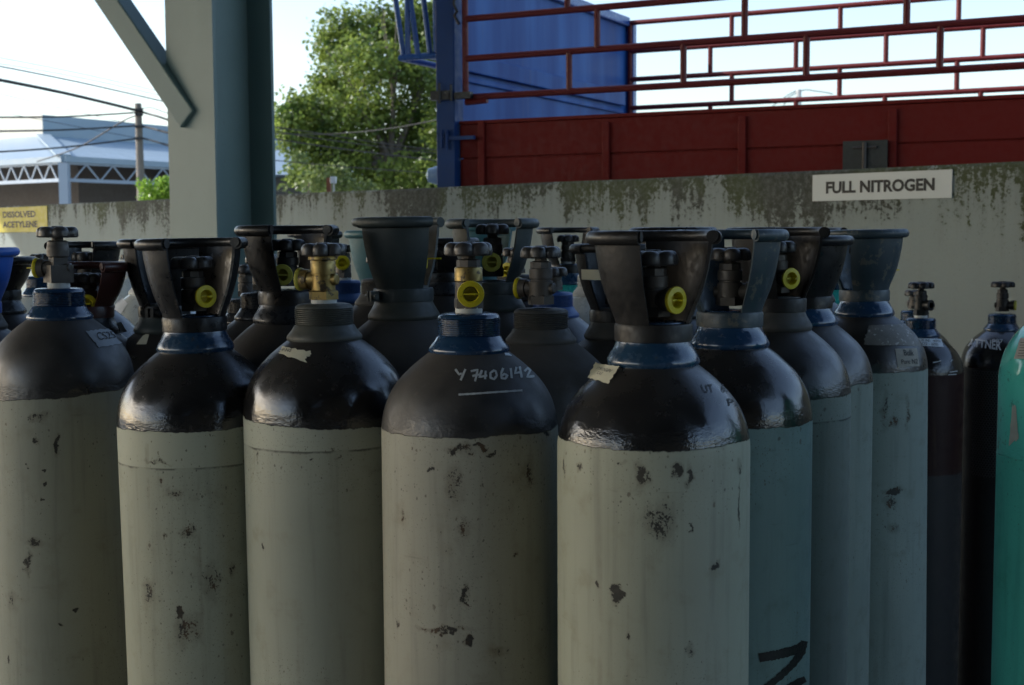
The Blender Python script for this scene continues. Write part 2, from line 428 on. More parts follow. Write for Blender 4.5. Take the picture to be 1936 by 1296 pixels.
def make_valve(c, zt, top, style="round", out=0.0, out_z=None, cap=True, capmat=None, wheel_r=.031, metal=None, wmat=None, tape=True, lobes=6, tab=.012, whl_h=None, ph=0.0, capr=.0165, sleeve=False):
    """zt: top of the neck, top: top of the wheel (local z)"""
    metal = metal or M_bronze; H = top - zt; s = H / .092
    z = lambda h: zt + h * s
    mb = MB()
    if style == "block":
        mb.box((0, 0, z(.021)), (.037, .037, .026 * s), M=Matrix.Rotation(R_(38), 4, 'Z'))
        mb.box((0, 0, z(.0395)), (.023, .023, .012 * s), M=Matrix.Rotation(R_(38), 4, 'Z'))
        mb.lathe([(.012, z(.045)), (.0172, z(.047)), (.0178, z(.055)), (.0172, z(.062)), (.0165, z(.063)), (.0165, z(.069)), (.012, z(.071)), (.009, z(.071)), (.009, z(.08))], 24)
        oz = z(.021)
    elif style == "brass":
        mb.lathe([(.0215, z(.006)), (.0215, z(.018)), (.0195, z(.020))], 6, phase=.3, cap0=True)
        mb.lathe([(.0165, z(.020)), (.0165, z(.042)), (.0148, z(.0425)), (.0148, z(.0445)), (.0172, z(.045)), (.0175, z(.064)), (.0165, z(.066)), (.0205, z(.0665)), (.0205, z(.071)), (.009, z(.072)), (.009, z(.08))], 30)
        oz = z(.034)
    else:
        mb.lathe([(.0200, z(.006)), (.0200, z(.018)), (.018, z(.020))], 6, phase=.2, cap0=True)
        mb.lathe([(.0175, z(.018)), (.0175, z(.040)), (.0150, z(.0405)), (.0150, z(.043)), (.0172, z(.044)), (.0172, z(.058)), (.0150, z(.059))], 28)
        mb.lathe([(.0155, z(.059)), (.0155, z(.068)), (.0115, z(.0695)), (.009, z(.07)), (.009, z(.08))], 8)
        oz = z(.026)
    if out_z is not None: oz = out_z
    MO = Matrix.Translation((0, 0, oz)) @ rotdir(out)
    mb.lathe([(.0118, .008), (.0118, .022), (.0140, .0225), (.0148, .034), (.0128, .0345), (.0085, .0345), (.0085, .024), (.0005, .024)], 24, M=MO)
    MB_ = Matrix.Translation((0, 0, oz)) @ rotdir(out + PI)
    mb.lathe([(.008, .008), (.008, .021), (.006, .0225), (.0005, .0225)], 12, M=MB_)
    vo = mb.build("valve", metal, c.root)
    if sleeve:
        sb_ = MB(); sb_.lathe([(.0150, z(.0405)), (.0182, z(.0415)), (.0182, z(.0575)), (.0172, z(.059)), (.015, z(.0595))], 30); sb_.build("brass_sleeve", M_brass, vo)
    hw = hand_wheel(z(.092) - (whl_h or .0185), wheel_r, (whl_h or .0185) / 1.04, lobes, ph).build("hand_wheel", wmat or M_wheel, vo)
    if tape:
        tb = MB(); rr = .0172
        tb.lathe([(rr - .003, zt - .0005), (rr, zt), (rr + .0006, zt + .003), (rr, zt + .0085 * max(.8, s)), (rr - .004, zt + .009 * max(.8, s))], 26); tb.build("seal_tape", M_tape, vo)
    if cap:
        cb = MB(); q = capr
        cb.lathe([(q - .003, .0315), (q - .001, .0335), (q, .0365), (q - .0006, .0385), (q - .0065, .0392), (q - .0078, .0375), (q - .0085, .028), (.0005, .0275)], 30, M=MO)
        cb.box((0, 0, .034), (2 * q - .016, .0022, .010), M=MO)
        if tab > .002: cb.box((.003, 0, .0385 + tab / 2 - .003), (.0055, .0024, tab), M=MO)
        cb.build("dust_cap", capmat or M_yellow, vo)
    return vo

def make_guard(c, zf, zt, win, mat, k=1.0, win2=None, half=45, half2=24, clamp=None, rim_open=True):
    """tulip valve guard: two flared plates on a clamp collar, rolled rim open over the first window"""
    mb = MB(); z0 = zf + .024
    mb.lathe([(.0435 * k, z0), (.0462 * k, z0 + .001), (.0466 * k, z0 + .018), (.0455 * k, z0 + .021), (.0415 * k, z0 + .022)], 44)
    zb = z0 + .019; Hh = zt - .007 - zb
    tp = [(0, .0440), (.08, .0462), (.18, .0505), (.32, .0565), (.48, .0615), (.65, .0655), (.82, .0685), (1.0, .0702)]
    w2 = win + PI if win2 is None else win2
    for (a0, a1) in ((win + R_(half), w2 - R_(half2)), (w2 + R_(half2), win + 2 * PI - R_(half))):
        n = 18
        outr, inr = [], []
        for (t, r) in tp:
            ease = R_(7) * (1 - t) ** 2
            ro, ri = [], []
            for i in range(n + 1):
                a = a0 - ease + (a1 - a0 + 2 * ease) * i / n
                ro.append(Vector((r * k * math.sin(a), -r * k * math.cos(a), zb + t * Hh)))
                ri.append(Vector(((r * k - .004) * math.sin(a), -(r * k - .004) * math.cos(a), zb + t * Hh)))
            outr.append(ro); inr.append(ri)
        mb.quadgrid(outr); mb.quadgrid(inr)
        mb.quadgrid([[o_[0] for o_ in outr], [i_[0] for i_ in inr]]); mb.quadgrid([[o_[-1] for o_ in outr], [i_[-1] for i_ in inr]])
        mb.quadgrid([outr[-1], inr[-1]]); mb.quadgrid([outr[0], inr[0]])
    if clamp is not None:
        ca = clamp
        for sg in (-1, 1):
            p = Vector(((.052 * k) * math.sin(ca + sg * .10), -(.052 * k) * math.cos(ca + sg * .10), z0 + .010))
            mb.box((0, 0, 0), (.006, .016, .016), M=Matrix.Translation(p) @ Matrix.Rotation(ca, 4, 'Z'))
        d = Vector((math.cos(ca), math.sin(ca), 0)); p = Vector(((.054 * k) * math.sin(ca), -(.054 * k) * math.cos(ca), z0 + .010))
        mb.tube([p - d * .018, p + d * .018], .0042, 8)
    g = mb.build("guard", mat, c.root, sharp=40)
    rb = MB(); n = 60
    a0, a1 = (win + R_(half - 2), win + 2 * PI - R_(half - 2)) if rim_open else (0, 2 * PI)
    rb.tube([Vector((.0705 * k * math.sin(a0 + (a1 - a0) * i / n), -.0705 * k * math.cos(a0 + (a1 - a0) * i / n), zt - .0072)) for i in range(n + 1)], .0072, 12)
    for (b0, b1) in ((win + R_(half), w2 - R_(half2)), (w2 + R_(half2), win + 2 * PI - R_(half))):
        rb.tube([Vector((.0722 * k * math.sin(b0 + (b1 - b0) * i / 30), -.0722 * k * math.cos(b0 + (b1 - b0) * i / 30), zt - .0085)) for i in range(31)], .0085, 12)
    rb.build("guard_rim", mat, g, sharp=40)
    return g

def gas_cylinder(key, label, x, yf, d, R=.115, lower=(.44, .43, .33), shoulder=(.011, .011, .012), paint_y=None, paint_dz=None, neck="bare", neckmat=None,
                 valve=None, wheel_y=None, guard=None, rim_y=None, spots=(), lean=0.0, seed=None, band=0.0, chips=.12, gloss=.2, dust=.35, rust=0, cap_y=None, second=None, segs=72, tilt=0.0):
    c = Cyl(); c.R = R
    k = R / .115
    axis = pix(x, yf, d); zf = pix(x, yf, d - .054 * k).z
    # the lean tips the cylinder about its foot: keep the neck where it is
    c.root = empty("gas_cylinder", (axis.x - math.sin(lean) * zf, axis.y, 0), (0, lean, 0))
    tag(c.root, label, "gas cylinder", "gas cylinders standing in the yard")
    M = Matrix.Translation(c.root.location) @ Matrix.Rotation(lean, 4, 'Y'); c.Mi = M.inverted()
    c.zf = zf
    sh = shoulder_profile(R, zf)
    c.prof = [(R * .8, .0), (R * .93, .006), (R * .99, .03), (R, .06), (R, .35), (R, .7), (R, sh[0][1] - .1), (R, sh[0][1] - .05)] + sh
    seed = seed if seed is not None else (sum(ord(q) for q in key) * .37) % 17
    vp = cyl_hit(c, x, paint_y)[0].z if paint_y else zf - (paint_dz or .11)
    suv = []
    for (sx, sy, w, h, kk) in spots:
        u, v = px_uv(c, sx, sy); sc = d / FPX
        suv.append((u, v, w * sc, h * sc, kk))
    mat = body_mat("cylinder_paint_" + key, lower, shoulder, vp, suv, band, chips, gloss, seed, dust, rust, second, tilt)
    mb = MB(); mb.lathe(c.prof, segs, uv=True, phase=-PI, cap0=True)
    # small welding/forging irregularities come from the material; the body is one mesh
    c.body = mb.build("body", mat, c.root, sharp=50)
    nb = MB(); nb.lathe(neck_bare(zf, R) if neck == "bare" else neck_guard(zf, R), 48)
    c.neck = nb.build("neck_ring", neckmat or M_navy, c.root, sharp=55)
    zt = zf + (.0478) * k
    vd = dict(valve or {})
    top = (pix(x, wheel_y, d).z - .0) if wheel_y else zf + .139
    if valve is not None:
        if cap_y is not None: vd["out_z"] = pix(x, cap_y, d - .03 * math.cos(vd.get("out", 0))).z
        c.valve = make_valve(c, zt, top, **vd)
    if guard:
        gd = dict(guard); zr = pix(x, rim_y, d).z
        c.guard = make_guard(c, zf, zr, gd.pop("win", 0), gd.pop("mat", M_guard), k, **gd)
    CYL[key] = c
    return c

D = R_
beige = (.355, .365, .295); cool = (.33, .40, .37)
# --- front row
c1 = gas_cylinder("a", "beige cylinder with dark block valve on a navy neck, standing below the acetylene sign", 113, 604, 2.19,
    lower=beige, paint_y=755, neckmat=M_navy, valve=dict(style="block", out=D(-98), cap=True, wheel_r=.0335, tab=.016, ph=.5), wheel_y=428, cap_y=507,
    spots=[(110, 842, 9, 26, 1.0), (68, 834, 8, 9, 1), (55, 880, 4, 4, 1), (83, 892, 5, 7, 1), (83, 916, 6, 9, 1), (81, 942, 6, 5, 1), (143, 1157, 8, 8, 1), (111, 1180, 7, 6, 1), (65, 1025, 34, 16, .62), (53, 1065, 10, 36, .75), (70, 790, 40, 16, .58), (20, 1130, 26, 40, .5), (16, 1245, 5, 9, .9)], dust=.6, gloss=.32, lean=.004, tilt=.06, chips=.18)
c2 = gas_cylinder("b", "beige cylinder with black tulip guard, angled yellow cap and rusty specks low on its front", 370, 663, 1.955,
    lower=(.385, .395, .305), paint_y=817, neck="guard", neckmat=M_tealneck, guard=dict(win=D(28), mat=M_guard), rim_y=450, valve=dict(out=D(41), wheel_r=.0325, tape=False), wheel_y=484, cap_y=561,
    spots=[(340, 1155, 11, 22, .95), (352, 1190, 45, 60, .66), (302, 915, 7, 12, .8), (330, 930, 26, 16, .6), (310, 1010, 6, 12, .8), (352, 1010, 30, 28, .6), (400, 1100, 40, 60, .58), (280, 1120, 26, 40, .58), (440, 1080, 14, 30, .6), (300, 875, 60, 6, .55)], rust=1, band=.050, gloss=.14, lean=-.014, chips=.24)
c3 = gas_cylinder("c", "beige cylinder with brass valve and olive threaded neck, torn paper scrap on its shoulder", 614, 644, 1.88,
    lower=(.37, .387, .315), paint_y=811, neckmat=M_olive, valve=dict(style="brass", metal=M_brass, out=D(-112), wheel_r=.0315, cap=True, capmat=M_dullyellow, tab=0, lobes=7), wheel_y=459, cap_y=528,
    spots=[(495, 1035, 4, 12, .95), (590, 870, 6, 6, .8), (630, 850, 8, 6, .7), (640, 865, 14, 8, .6), (487, 860, 5, 10, .7), (470, 890, 4, 8, .7)], band=.030, gloss=.14, lean=-.006, chips=.04, tilt=-.045)
c4 = gas_cylinder("d", "grimy beige cylinder with a chalk number on its black shoulder and a navy threaded neck", 887, 668, 1.745,
    lower=(.36, .355, .29), paint_y=829, neckmat=M_navy, valve=dict(style="round", out=D(6), wheel_r=.0318, tab=.006, capr=.0172, ph=.25, sleeve=True), wheel_y=457, cap_y=556,
    spots=[(872, 852, 60, 18, .68), (905, 850, 14, 12, .9), (924, 868, 20, 10, .75), (860, 858, 10, 14, .9), (1000, 890, 26, 60, .58), (885, 1215, 14, 12, .95), (880, 1130, 12, 40, .74), (835, 1192, 95, 9, .7), (752, 1180, 12, 14, .8), (762, 975, 9, 12, .7), (1035, 820, 22, 14, .9), (975, 1045, 9, 8, .75), (860, 920, 40, 70, .52), (875, 1000, 24, 60, .56), (940, 1232, 26, 16, .6), (815, 890, 9, 9, .7)], rust=1, gloss=.42, dust=.75, chips=.24)
c5 = gas_cylinder("e", "nearest beige cylinder with dark tulip guard, white paper tag and dark chipped patches", 1235, 691, 1.602,
    lower=(.38, .395, .31), paint_y=853, neck="guard", neckmat=M_tealneck, guard=dict(win=D(26), mat=M_guardbrown), rim_y=436, valve=dict(out=D(40), wheel_r=.0305, tape=False, ph=.3), wheel_y=473, cap_y=568,
    spots=[(1212, 905, 20, 34, .9), (1278, 890, 14, 16, .85), (1303, 895, 12, 28, .85), (1166, 1122, 20, 28, .97), (1131, 1106, 8, 11, 1), (1097, 881, 10, 12, .95), (1068, 880, 14, 30, .68), (1398, 955, 7, 85, .78), (1352, 1066, 14, 16, .85), (1250, 985, 60, 70, .56), (1302, 1002, 5, 9, .95), (1180, 880, 20, 14, .6), (1400, 880, 20, 30, .64), (1190, 1205, 10, 20, .62), (1300, 1230, 16, 20, .6)], gloss=.16, dust=.4, chips=.22)
# --- the file going back on the right; body paint darkened in place of shade
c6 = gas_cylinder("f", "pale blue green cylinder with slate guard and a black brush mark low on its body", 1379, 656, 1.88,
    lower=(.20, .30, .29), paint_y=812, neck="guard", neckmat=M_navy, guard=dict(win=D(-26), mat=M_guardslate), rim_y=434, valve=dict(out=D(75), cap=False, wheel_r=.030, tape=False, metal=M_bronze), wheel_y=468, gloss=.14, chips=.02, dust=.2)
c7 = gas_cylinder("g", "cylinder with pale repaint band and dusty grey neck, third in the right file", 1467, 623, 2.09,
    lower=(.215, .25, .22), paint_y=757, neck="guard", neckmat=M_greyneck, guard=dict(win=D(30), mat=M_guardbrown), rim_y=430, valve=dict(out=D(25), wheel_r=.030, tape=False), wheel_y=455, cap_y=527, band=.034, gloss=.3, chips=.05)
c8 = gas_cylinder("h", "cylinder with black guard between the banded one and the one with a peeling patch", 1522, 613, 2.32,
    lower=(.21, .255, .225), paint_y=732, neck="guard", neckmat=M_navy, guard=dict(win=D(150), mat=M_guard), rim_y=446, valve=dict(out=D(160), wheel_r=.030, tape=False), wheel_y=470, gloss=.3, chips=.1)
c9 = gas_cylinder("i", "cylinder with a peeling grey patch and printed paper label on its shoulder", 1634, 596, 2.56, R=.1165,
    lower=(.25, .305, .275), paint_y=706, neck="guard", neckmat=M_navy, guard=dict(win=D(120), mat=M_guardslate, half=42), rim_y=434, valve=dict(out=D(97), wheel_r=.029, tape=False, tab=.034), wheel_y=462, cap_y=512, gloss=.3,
    spots=[(1690, 930, 30, 10, .95), (1685, 950, 24, 22, .7), (1672, 780, 12, 70, .6), (1690, 800, 24, 20, .6), (1715, 780, 8, 60, .56), (1690, 1000, 20, 20, .56)], lean=-.012, chips=.08, rust=1)
# --- second row behind the front
gas_cylinder("m1", "cylinder with bright blue guard, cut by the edge of the picture", -46, 622, 2.45, neck="guard", neckmat=M_greyneck, guard=dict(win=D(160), mat=M_guardblue), rim_y=468, valve=dict(out=0, tape=False), wheel_y=500, paint_dz=.12, dust=.6)
gas_cylinder("m2", "cylinder whose black guard stands between the bright blue guard and the block valve", -2, 592, 2.83, neck="guard", neckmat=M_blackneck, guard=dict(win=D(205), mat=M_guard, half=30, half2=4), rim_y=486, valve=dict(out=0, tape=False), wheel_y=510, paint_dz=.12)
gas_cylinder("m3", "cylinder with tall black guard and dusty wheel rising above the maroon guard", 165, 585, 2.78, neck="guard", neckmat=M_blackneck, guard=dict(win=D(-20), mat=M_guard, half=50, half2=44), rim_y=457, valve=dict(out=D(200), tape=False, cap=False, wheel_r=.029), wheel_y=476, paint_dz=.12)
m4 = gas_cylinder("m4", "cylinder with low maroon guard behind the cylinder with the block valve", 167, 630, 2.42, neck="guard", neckmat=M_blackneck, guard=dict(win=D(10), mat=M_guardred, half=30), rim_y=496, valve=dict(out=D(16), tape=False, wheel_r=.029), wheel_y=516, cap_y=574, paint_dz=.12, dust=.7)
m5 = gas_cylinder("m5", "cylinder with black guard partly hidden behind the guarded beige cylinder, paper scrap on its shoulder", 312, 628, 2.45, neck="guard", neckmat=M_guardgrey, guard=dict(win=D(175), mat=M_guard, clamp=D(-12)), rim_y=452, valve=dict(out=D(180), tape=False, cap=False), wheel_y=470, paint_dz=.12)
gas_cylinder("m6", "unguarded cylinder with small threaded neck farther behind the dusty bar handled guard", 468, 612, 2.75, neckmat=M_blackneck, valve=dict(out=D(180), cap=False, tape=False), wheel_y=500, paint_dz=.12)
gas_cylinder("m7", "unguarded cylinder with threaded neck just left of the dusty bar handled guard", 497, 605, 2.5, neckmat=M_blackneck, valve=dict(out=D(180), cap=False, tape=False), wheel_y=480, paint_dz=.12, dust=.6)
gas_cylinder("m8", "cylinder with open black guard, bar handle and dull yellow cap left of the brass valve", 546, 609, 2.10, neck="guard", neckmat=M_blackneck, guard=dict(win=D(29), mat=M_guard, half=40, half2=40), rim_y=426, valve=dict(out=D(-4), tape=False, capmat=M_dullyellow, tab=0, wheel_r=.030, metal=M_guardbrown, wmat=M_guardbrown), wheel_y=452, cap_y=520, paint_dz=.12, dust=.6)
gas_cylinder("m9", "cylinder with faded bright blue neck and yellow cap seen just right of the brass valve", 650, 572, 3.05, neckmat=M_blueneck, valve=dict(out=D(5), tape=True, metal=M_bronze), wheel_y=462, cap_y=497, paint_dz=.12)
gas_cylinder("n2", "cylinder with black guard far back between the bar handle and the grey green guard", 604, 572, 3.35, neck="guard", neckmat=M_blackneck, guard=dict(win=D(100), mat=M_guard, half2=40), rim_y=438, valve=dict(out=D(180), tape=False, cap=False, metal=M_brass), wheel_y=470, paint_dz=.12)
gas_cylinder("n1", "cylinder with pale teal guard peeking out left of the big grey green guard", 722, 580, 2.95, neck="guard", neckmat=M_guardteal, guard=dict(win=D(200), mat=M_guardteal), rim_y=436, valve=dict(out=D(180), tape=False, cap=False), wheel_y=470, paint_dz=.12)
gas_cylinder("m11", "unguarded cylinder whose grey threaded neck shows left of the clamp on the grey green guard", 722, 576, 2.62, neckmat=M_greyneck, valve=dict(out=D(180), tape=False, cap=False), wheel_y=480, paint_dz=.12, dust=.6)
m12 = gas_cylinder("m12", "cylinder with tall grey green guard and yellow tabbed cap sticking out of its side", 764, 602, 2.17, R=.12, neck="guard", neckmat=M_olive, guard=dict(win=D(84), mat=M_guardgrey, half=44, half2=40, clamp=D(-58)), rim_y=411, valve=dict(out=D(86), tape=False, tab=.026), wheel_y=440, cap_y=490, paint_dz=.12, dust=.7, gloss=.4, lean=-.01)
gas_cylinder("m13", "cylinder with slate guard open to the front, behind the chalk marked cylinder", 932, 586, 2.31, neck="guard", neckmat=M_guardgrey, guard=dict(win=D(0), mat=M_guardgrey, half=38, half2=40), rim_y=414, valve=dict(out=D(-2), tape=False, capmat=M_dullyellow, tab=0, wheel_r=.031), wheel_y=423, cap_y=496, paint_dz=.12, dust=.6)
gas_cylinder("n3", "cylinder with teal guard far back behind the forward facing yellow cap", 918, 548, 3.15, neck="guard", neckmat=M_guardteal, guard=dict(win=D(70), mat=M_guardteal), rim_y=424, valve=dict(out=D(40), tape=False), wheel_y=452, cap_y=512, paint_dz=.12)
gas_cylinder("n6", "cylinder with black guard in the gap right of the big grey green guard", 838, 556, 2.95, neck="guard", neckmat=M_blackneck, guard=dict(win=D(150), mat=M_guard), rim_y=450, valve=dict(out=D(160), tape=False, cap=False), wheel_y=470, paint_dz=.12)
gas_cylinder("q", "unguarded cylinder with brownish handwheel just left of the dusty grey valve", 976, 566, 2.78, neckmat=M_greyneck, valve=dict(out=D(-30), tape=False, wheel_r=.031, capmat=M_yellow), wheel_y=468, cap_y=512, paint_dz=.12)
m14 = gas_cylinder("m14", "dusty cylinder with bare grey valve and rounded grey neck, right of the chalk marked cylinder", 1023, 650, 1.985, neckmat=M_greyneck, valve=dict(style="round", out=D(-118), tape=False, wheel_r=.0310, tab=0, ph=.2), wheel_y=465, cap_y=545, paint_dz=.12, dust=.9, gloss=.5)
gas_cylinder("r1", "unguarded cylinder with small blue threaded neck showing right of the dusty grey valve", 1046, 600, 2.72, neckmat=M_blueneck, valve=dict(out=D(170), tape=False, cap=False), wheel_y=505, paint_dz=.12)
gas_cylinder("t1", "bright teal cylinder with white taped valve inside a black guard, behind the dusty grey valve", 1074, 536, 3.4, lower=(.03, .38, .32), shoulder=(.03, .38, .32), neck="guard", neckmat=M_tealneck, guard=dict(win=D(4), mat=M_guard, half=42, half2=42), rim_y=430, valve=dict(out=D(170), tape=True, cap=False, wheel_r=.030), wheel_y=444, paint_dz=.2, dust=0, gloss=.3)
u1 = gas_cylinder("u1", "cylinder with low brown guard carrying a cream label, left behind the nearest cylinder", 1166, 640, 2.28, neck="guard", neckmat=M_greyneck, guard=dict(win=D(150), mat=M_guardbrown), rim_y=461, valve=dict(out=D(170), tape=False, cap=False), wheel_y=485, paint_dz=.12, dust=.6)
gas_cylinder("v1", "cylinder whose black rim shows just above the guard of the nearest cylinder", 1272, 600, 2.45, neck="guard", neckmat=M_blackneck, guard=dict(win=D(180), mat=M_guard), rim_y=430, valve=dict(out=D(170), tape=False, cap=False), wheel_y=470, paint_dz=.12)
gas_cylinder("y1", "cylinder with dark guard rim hidden behind the file on the wall side", 1532, 570, 3.05, neck="guard", neckmat=M_blackneck, guard=dict(win=D(30), mat=M_guard), rim_y=431, valve=dict(out=D(40), tape=False), wheel_y=465, paint_dz=.12)
gas_cylinder("t2", "teal cylinder glimpsed through the gap between two guards of the file along the wall", 1583, 545, 3.3, lower=(.03, .40, .36), shoulder=(.03, .40, .36), neck="guard", neckmat=M_tealneck, guard=dict(win=D(0), mat=M_guardteal), rim_y=455, valve=dict(out=0, tape=False, cap=False), wheel_y=470, paint_dz=.2, dust=0)
gas_cylinder("t3", "teal cylinder standing behind the guard of the nearest cylinder", 1205, 548, 3.35, lower=(.03, .40, .36), shoulder=(.03, .40, .36), neckmat=M_tealneck, valve=dict(out=0, tape=True, cap=False), wheel_y=470, paint_dz=.2, dust=0)
# white ones at the back
white = (.62, .66, .64)
gas_cylinder("w1", "white cylinder with coppery valve glimpsed left of the navy neck of the block valve cylinder", 82, 560, 3.35, lower=white, shoulder=white, neckmat=M_navy, valve=dict(out=D(180), tape=False, cap=False, metal=paint("copper_metal", (.25, .11, .07), .4, .6)), wheel_y=480, paint_dz=.2, dust=0)
w2 = gas_cylinder("w2", "white domed cylinder with a paper sheet stuck on it, right of the maroon guard", 292, 556, 3.2, R=.13, lower=white, shoulder=white, neckmat=M_tape, valve=dict(out=D(180), tape=False, cap=False), wheel_y=500, paint_dz=.2, dust=0)
gas_cylinder("w3", "white cylinder with dark valve farther back beside the white domed cylinder", 252, 524, 4.2, R=.13, lower=white, shoulder=white, neckmat=M_tape, valve=dict(out=D(-60), tape=False, cap=False), wheel_y=490, paint_dz=.2, dust=0)
gas_cylinder("w4", "white cylinder low behind the brown guard with the cream label", 1126, 560, 3.0, lower=white, shoulder=white, neckmat=M_tape, valve=dict(out=D(180), tape=False, cap=False), wheel_y=500, paint_dz=.2, dust=0)
# right, by the wall
c10 = gas_cylinder("p1", "short cylinder half hidden behind the one with the white percentage label", 1729, 620, 3.95, neckmat=M_navy, valve=dict(out=D(180), tape=False, cap=False), wheel_y=548, paint_y=705, lower=(.10, .02, .016), dust=.1, gloss=.15)
c11 = gas_cylinder("p2", "short dark red cylinder with black shoulder and white percentage label under the nitrogen sign", 1740, 637, 3.66, neckmat=M_navy, valve=dict(style="round", out=D(35), cap=False, wheel_r=.0355, tape=True, wmat=M_guard, metal=M_guardbrown), wheel_y=533, cap_y=578, paint_y=710, lower=(.024, .006, .006), dust=.05, gloss=.14, second=(.95, (.035, .035, .037)))
c12 = gas_cylinder("p3", "short dark cylinder in netting with white lettering on its shoulder", 1894, 626, 4.0, neckmat=M_navy, valve=dict(style="round", out=D(62), wheel_r=.035, tape=False, tab=0, capr=.0150, capmat=M_dullyellow, metal=M_guardbrown, wmat=M_guardbrown), wheel_y=532, cap_y=578, paint_y=700, lower=(.035, .036, .036), dust=.05, gloss=.14)
c13 = gas_cylinder("p4", "glossy sea green cylinder with paper labels cut off by the picture edge", 2068, 576, 1.75, R=.115, lower=(.09, .52, .43), shoulder=(.09, .56, .47), neckmat=M_tealneck, valve=dict(out=0, tape=False), wheel_y=430, paint_dz=.2, dust=0, gloss=.12, chips=.02)

# --- paper, chalk and paint marks
lab = on_patch(c1, [(163, 627), (206, 621), (230, 650), (186, 659)], "paper_label", flat_mat("grey_label", (.30, .33, .36), .5), ragged=.06)
on_text(c1, "CS25", [(180, 630), (212, 628), (219, 640), (186, 645)], M_ink, lab)
lab = on_patch(c3, [(536, 656), (591, 666), (578, 688), (524, 668)], "paper_label", M_paper, ragged=.10)
on_text(c3, "P.N2", [(536, 660), (553, 662), (551, 668), (534, 666)], M_ink, lab)
on_strokes(c4, [[(861, 699), (868, 709), (873, 707)], [(880, 699), (876, 708), (871, 720)],
                [(890, 703), (903, 700), (901, 710), (898, 722)], [(893, 712), (907, 709)],
                [(911, 701), (906, 714), (921, 711)], [(918, 702), (917, 718)],
                [(934, 701), (927, 706), (927, 715), (934, 718), (939, 711), (937, 703), (932, 701)],
                [(951, 697), (947, 707), (948, 716), (955, 717), (959, 711), (953, 708), (948, 712)],
                [(965, 697), (967, 716)],
                [(976, 695), (973, 707), (986, 704)], [(982, 694), (986, 715)],
                [(991, 703), (997, 697), (1002, 701), (998, 709), (996, 714), (1010, 712)]], 4.2, M_chalk, "chalk_writing", c4.root)
on_strokes(c4, [[(867, 747), (900, 745), (940, 742), (987, 739)]], 3.6, M_chalk, "chalk_line", c4.root)
on_patch(c4, [(953, 668), (962, 669), (968, 674), (955, 673)], "paper_label", M_white_paper, ragged=.1, n=4)
lab = on_patch(c5, [(1126, 686), (1176, 698), (1150, 727), (1112, 715)], "paper_label", M_paper, ragged=.05, curl=.004)
on_text(c5, "NITROGEN\nGAS", [(1130, 698), (1162, 705), (1146, 717), (1125, 710)], M_ink, lab, off=.0045)
on_text(c5, "UT   6.", [(1324, 728), (1372, 727), (1375, 742), (1330, 743)], M_stamp, c5.root, name="stamped_text", off=.0008)
on_text(c5, "P.", [(1374, 754), (1390, 756), (1393, 768), (1377, 768)], M_stamp, c5.root, name="stamped_text", off=.0008)
on_strokes(c6, [[(1435, 1244), (1470, 1238), (1500, 1230), (1519, 1221)]], 17, M_brush, "brush_mark", c6.root)
on_strokes(c6, [[(1520, 1212), (1516, 1232), (1497, 1258), (1470, 1283), (1448, 1300)]], 13, M_brush, "brush_mark", c6.root)
on_strokes(c6, [[(1522, 1284), (1505, 1292), (1488, 1302)]], 13, M_brush, "brush_mark", c6.root)
M_peel = paint("peeling_grey_patch", (.17, .16, .14), .55, var=.35, scale=60, worn=(.42, .41, .38), wear=.10)
on_patch(c9, [(1643, 616), (1712, 613), (1740, 655), (1630, 653)], "peeling_patch", M_peel, ragged=.03)
lab = on_patch(c9, [(1692, 660), (1733, 659), (1738, 693), (1697, 695)], "paper_label", flat_mat("aged_paper", (.33, .31, .27), .8, .2))
on_text(c9, "Bulk", [(1707, 662), (1725, 662), (1727, 673), (1709, 673)], M_ink, lab)
on_text(c9, "Pure N2", [(1703, 680), (1733, 679), (1734, 688), (1704, 689)], M_ink, lab)
lab = on_patch(c11, [(1736, 640), (1779, 642), (1784, 657), (1735, 654)], "paper_label", M_white_paper)
on_text(c11, "X Ni  40%", [(1741, 642), (1777, 644), (1778, 648.5), (1741, 646.5)], M_ink, lab)
on_text(c11, "O2 - 60%", [(1743, 648), (1773, 650), (1774, 655), (1743, 653)], M_ink, lab)
on_text(c12, "ATTNER", [(1833, 641), (1893, 645), (1893, 663), (1830, 655)], M_whitepaint, c12.root, name="painted_lettering", off=.001, bold=.03)
on_text(c12, "097", [(1876, 642), (1896, 643), (1896, 650), (1876, 648)], M_whitepaint, c12.root, name="painted_lettering", off=.0022)
on_strokes(c11, [[(1764, 686), (1779, 683)], [(1797, 684), (1800, 681)], [(1795, 704), (1810, 702)], [(1793, 709), (1808, 708)]], 1.6, M_whitepaint, "paint_scratches", c11.root)
lab = on_patch(c13, [(1930, 640), (1975, 640), (1975, 679), (1918, 679)], "paper_label", flat_mat("pale_grey_label", (.42, .41, .38), .7))
for k in range(6):
    on_strokes(c13, [[(1931 - k, 649 + 5 * k), (1960, 649 + 5 * k)]], 1.0, M_ink, "printed_text", lab, off=.0018)
lab = on_patch(c13, [(1915, 765), (1922, 768), (1927, 830), (1908, 843)], "paper_label", flat_mat("torn_label", (.36, .40, .36), .8, .3), ragged=.05)
on_patch(m5, [(270, 636), (284, 628), (277, 652), (258, 652)], "paper_label", M_paper, n=5)
on_patch(w2, [(228, 560), (242, 575), (224, 601), (208, 596)], "paper_label", M_white_paper, n=5)
on_patch(m4, [(212, 612), (228, 609), (240, 628), (222, 632)], "paper_label", flat_mat("grey_label", (.30, .33, .36), .5), n=5)
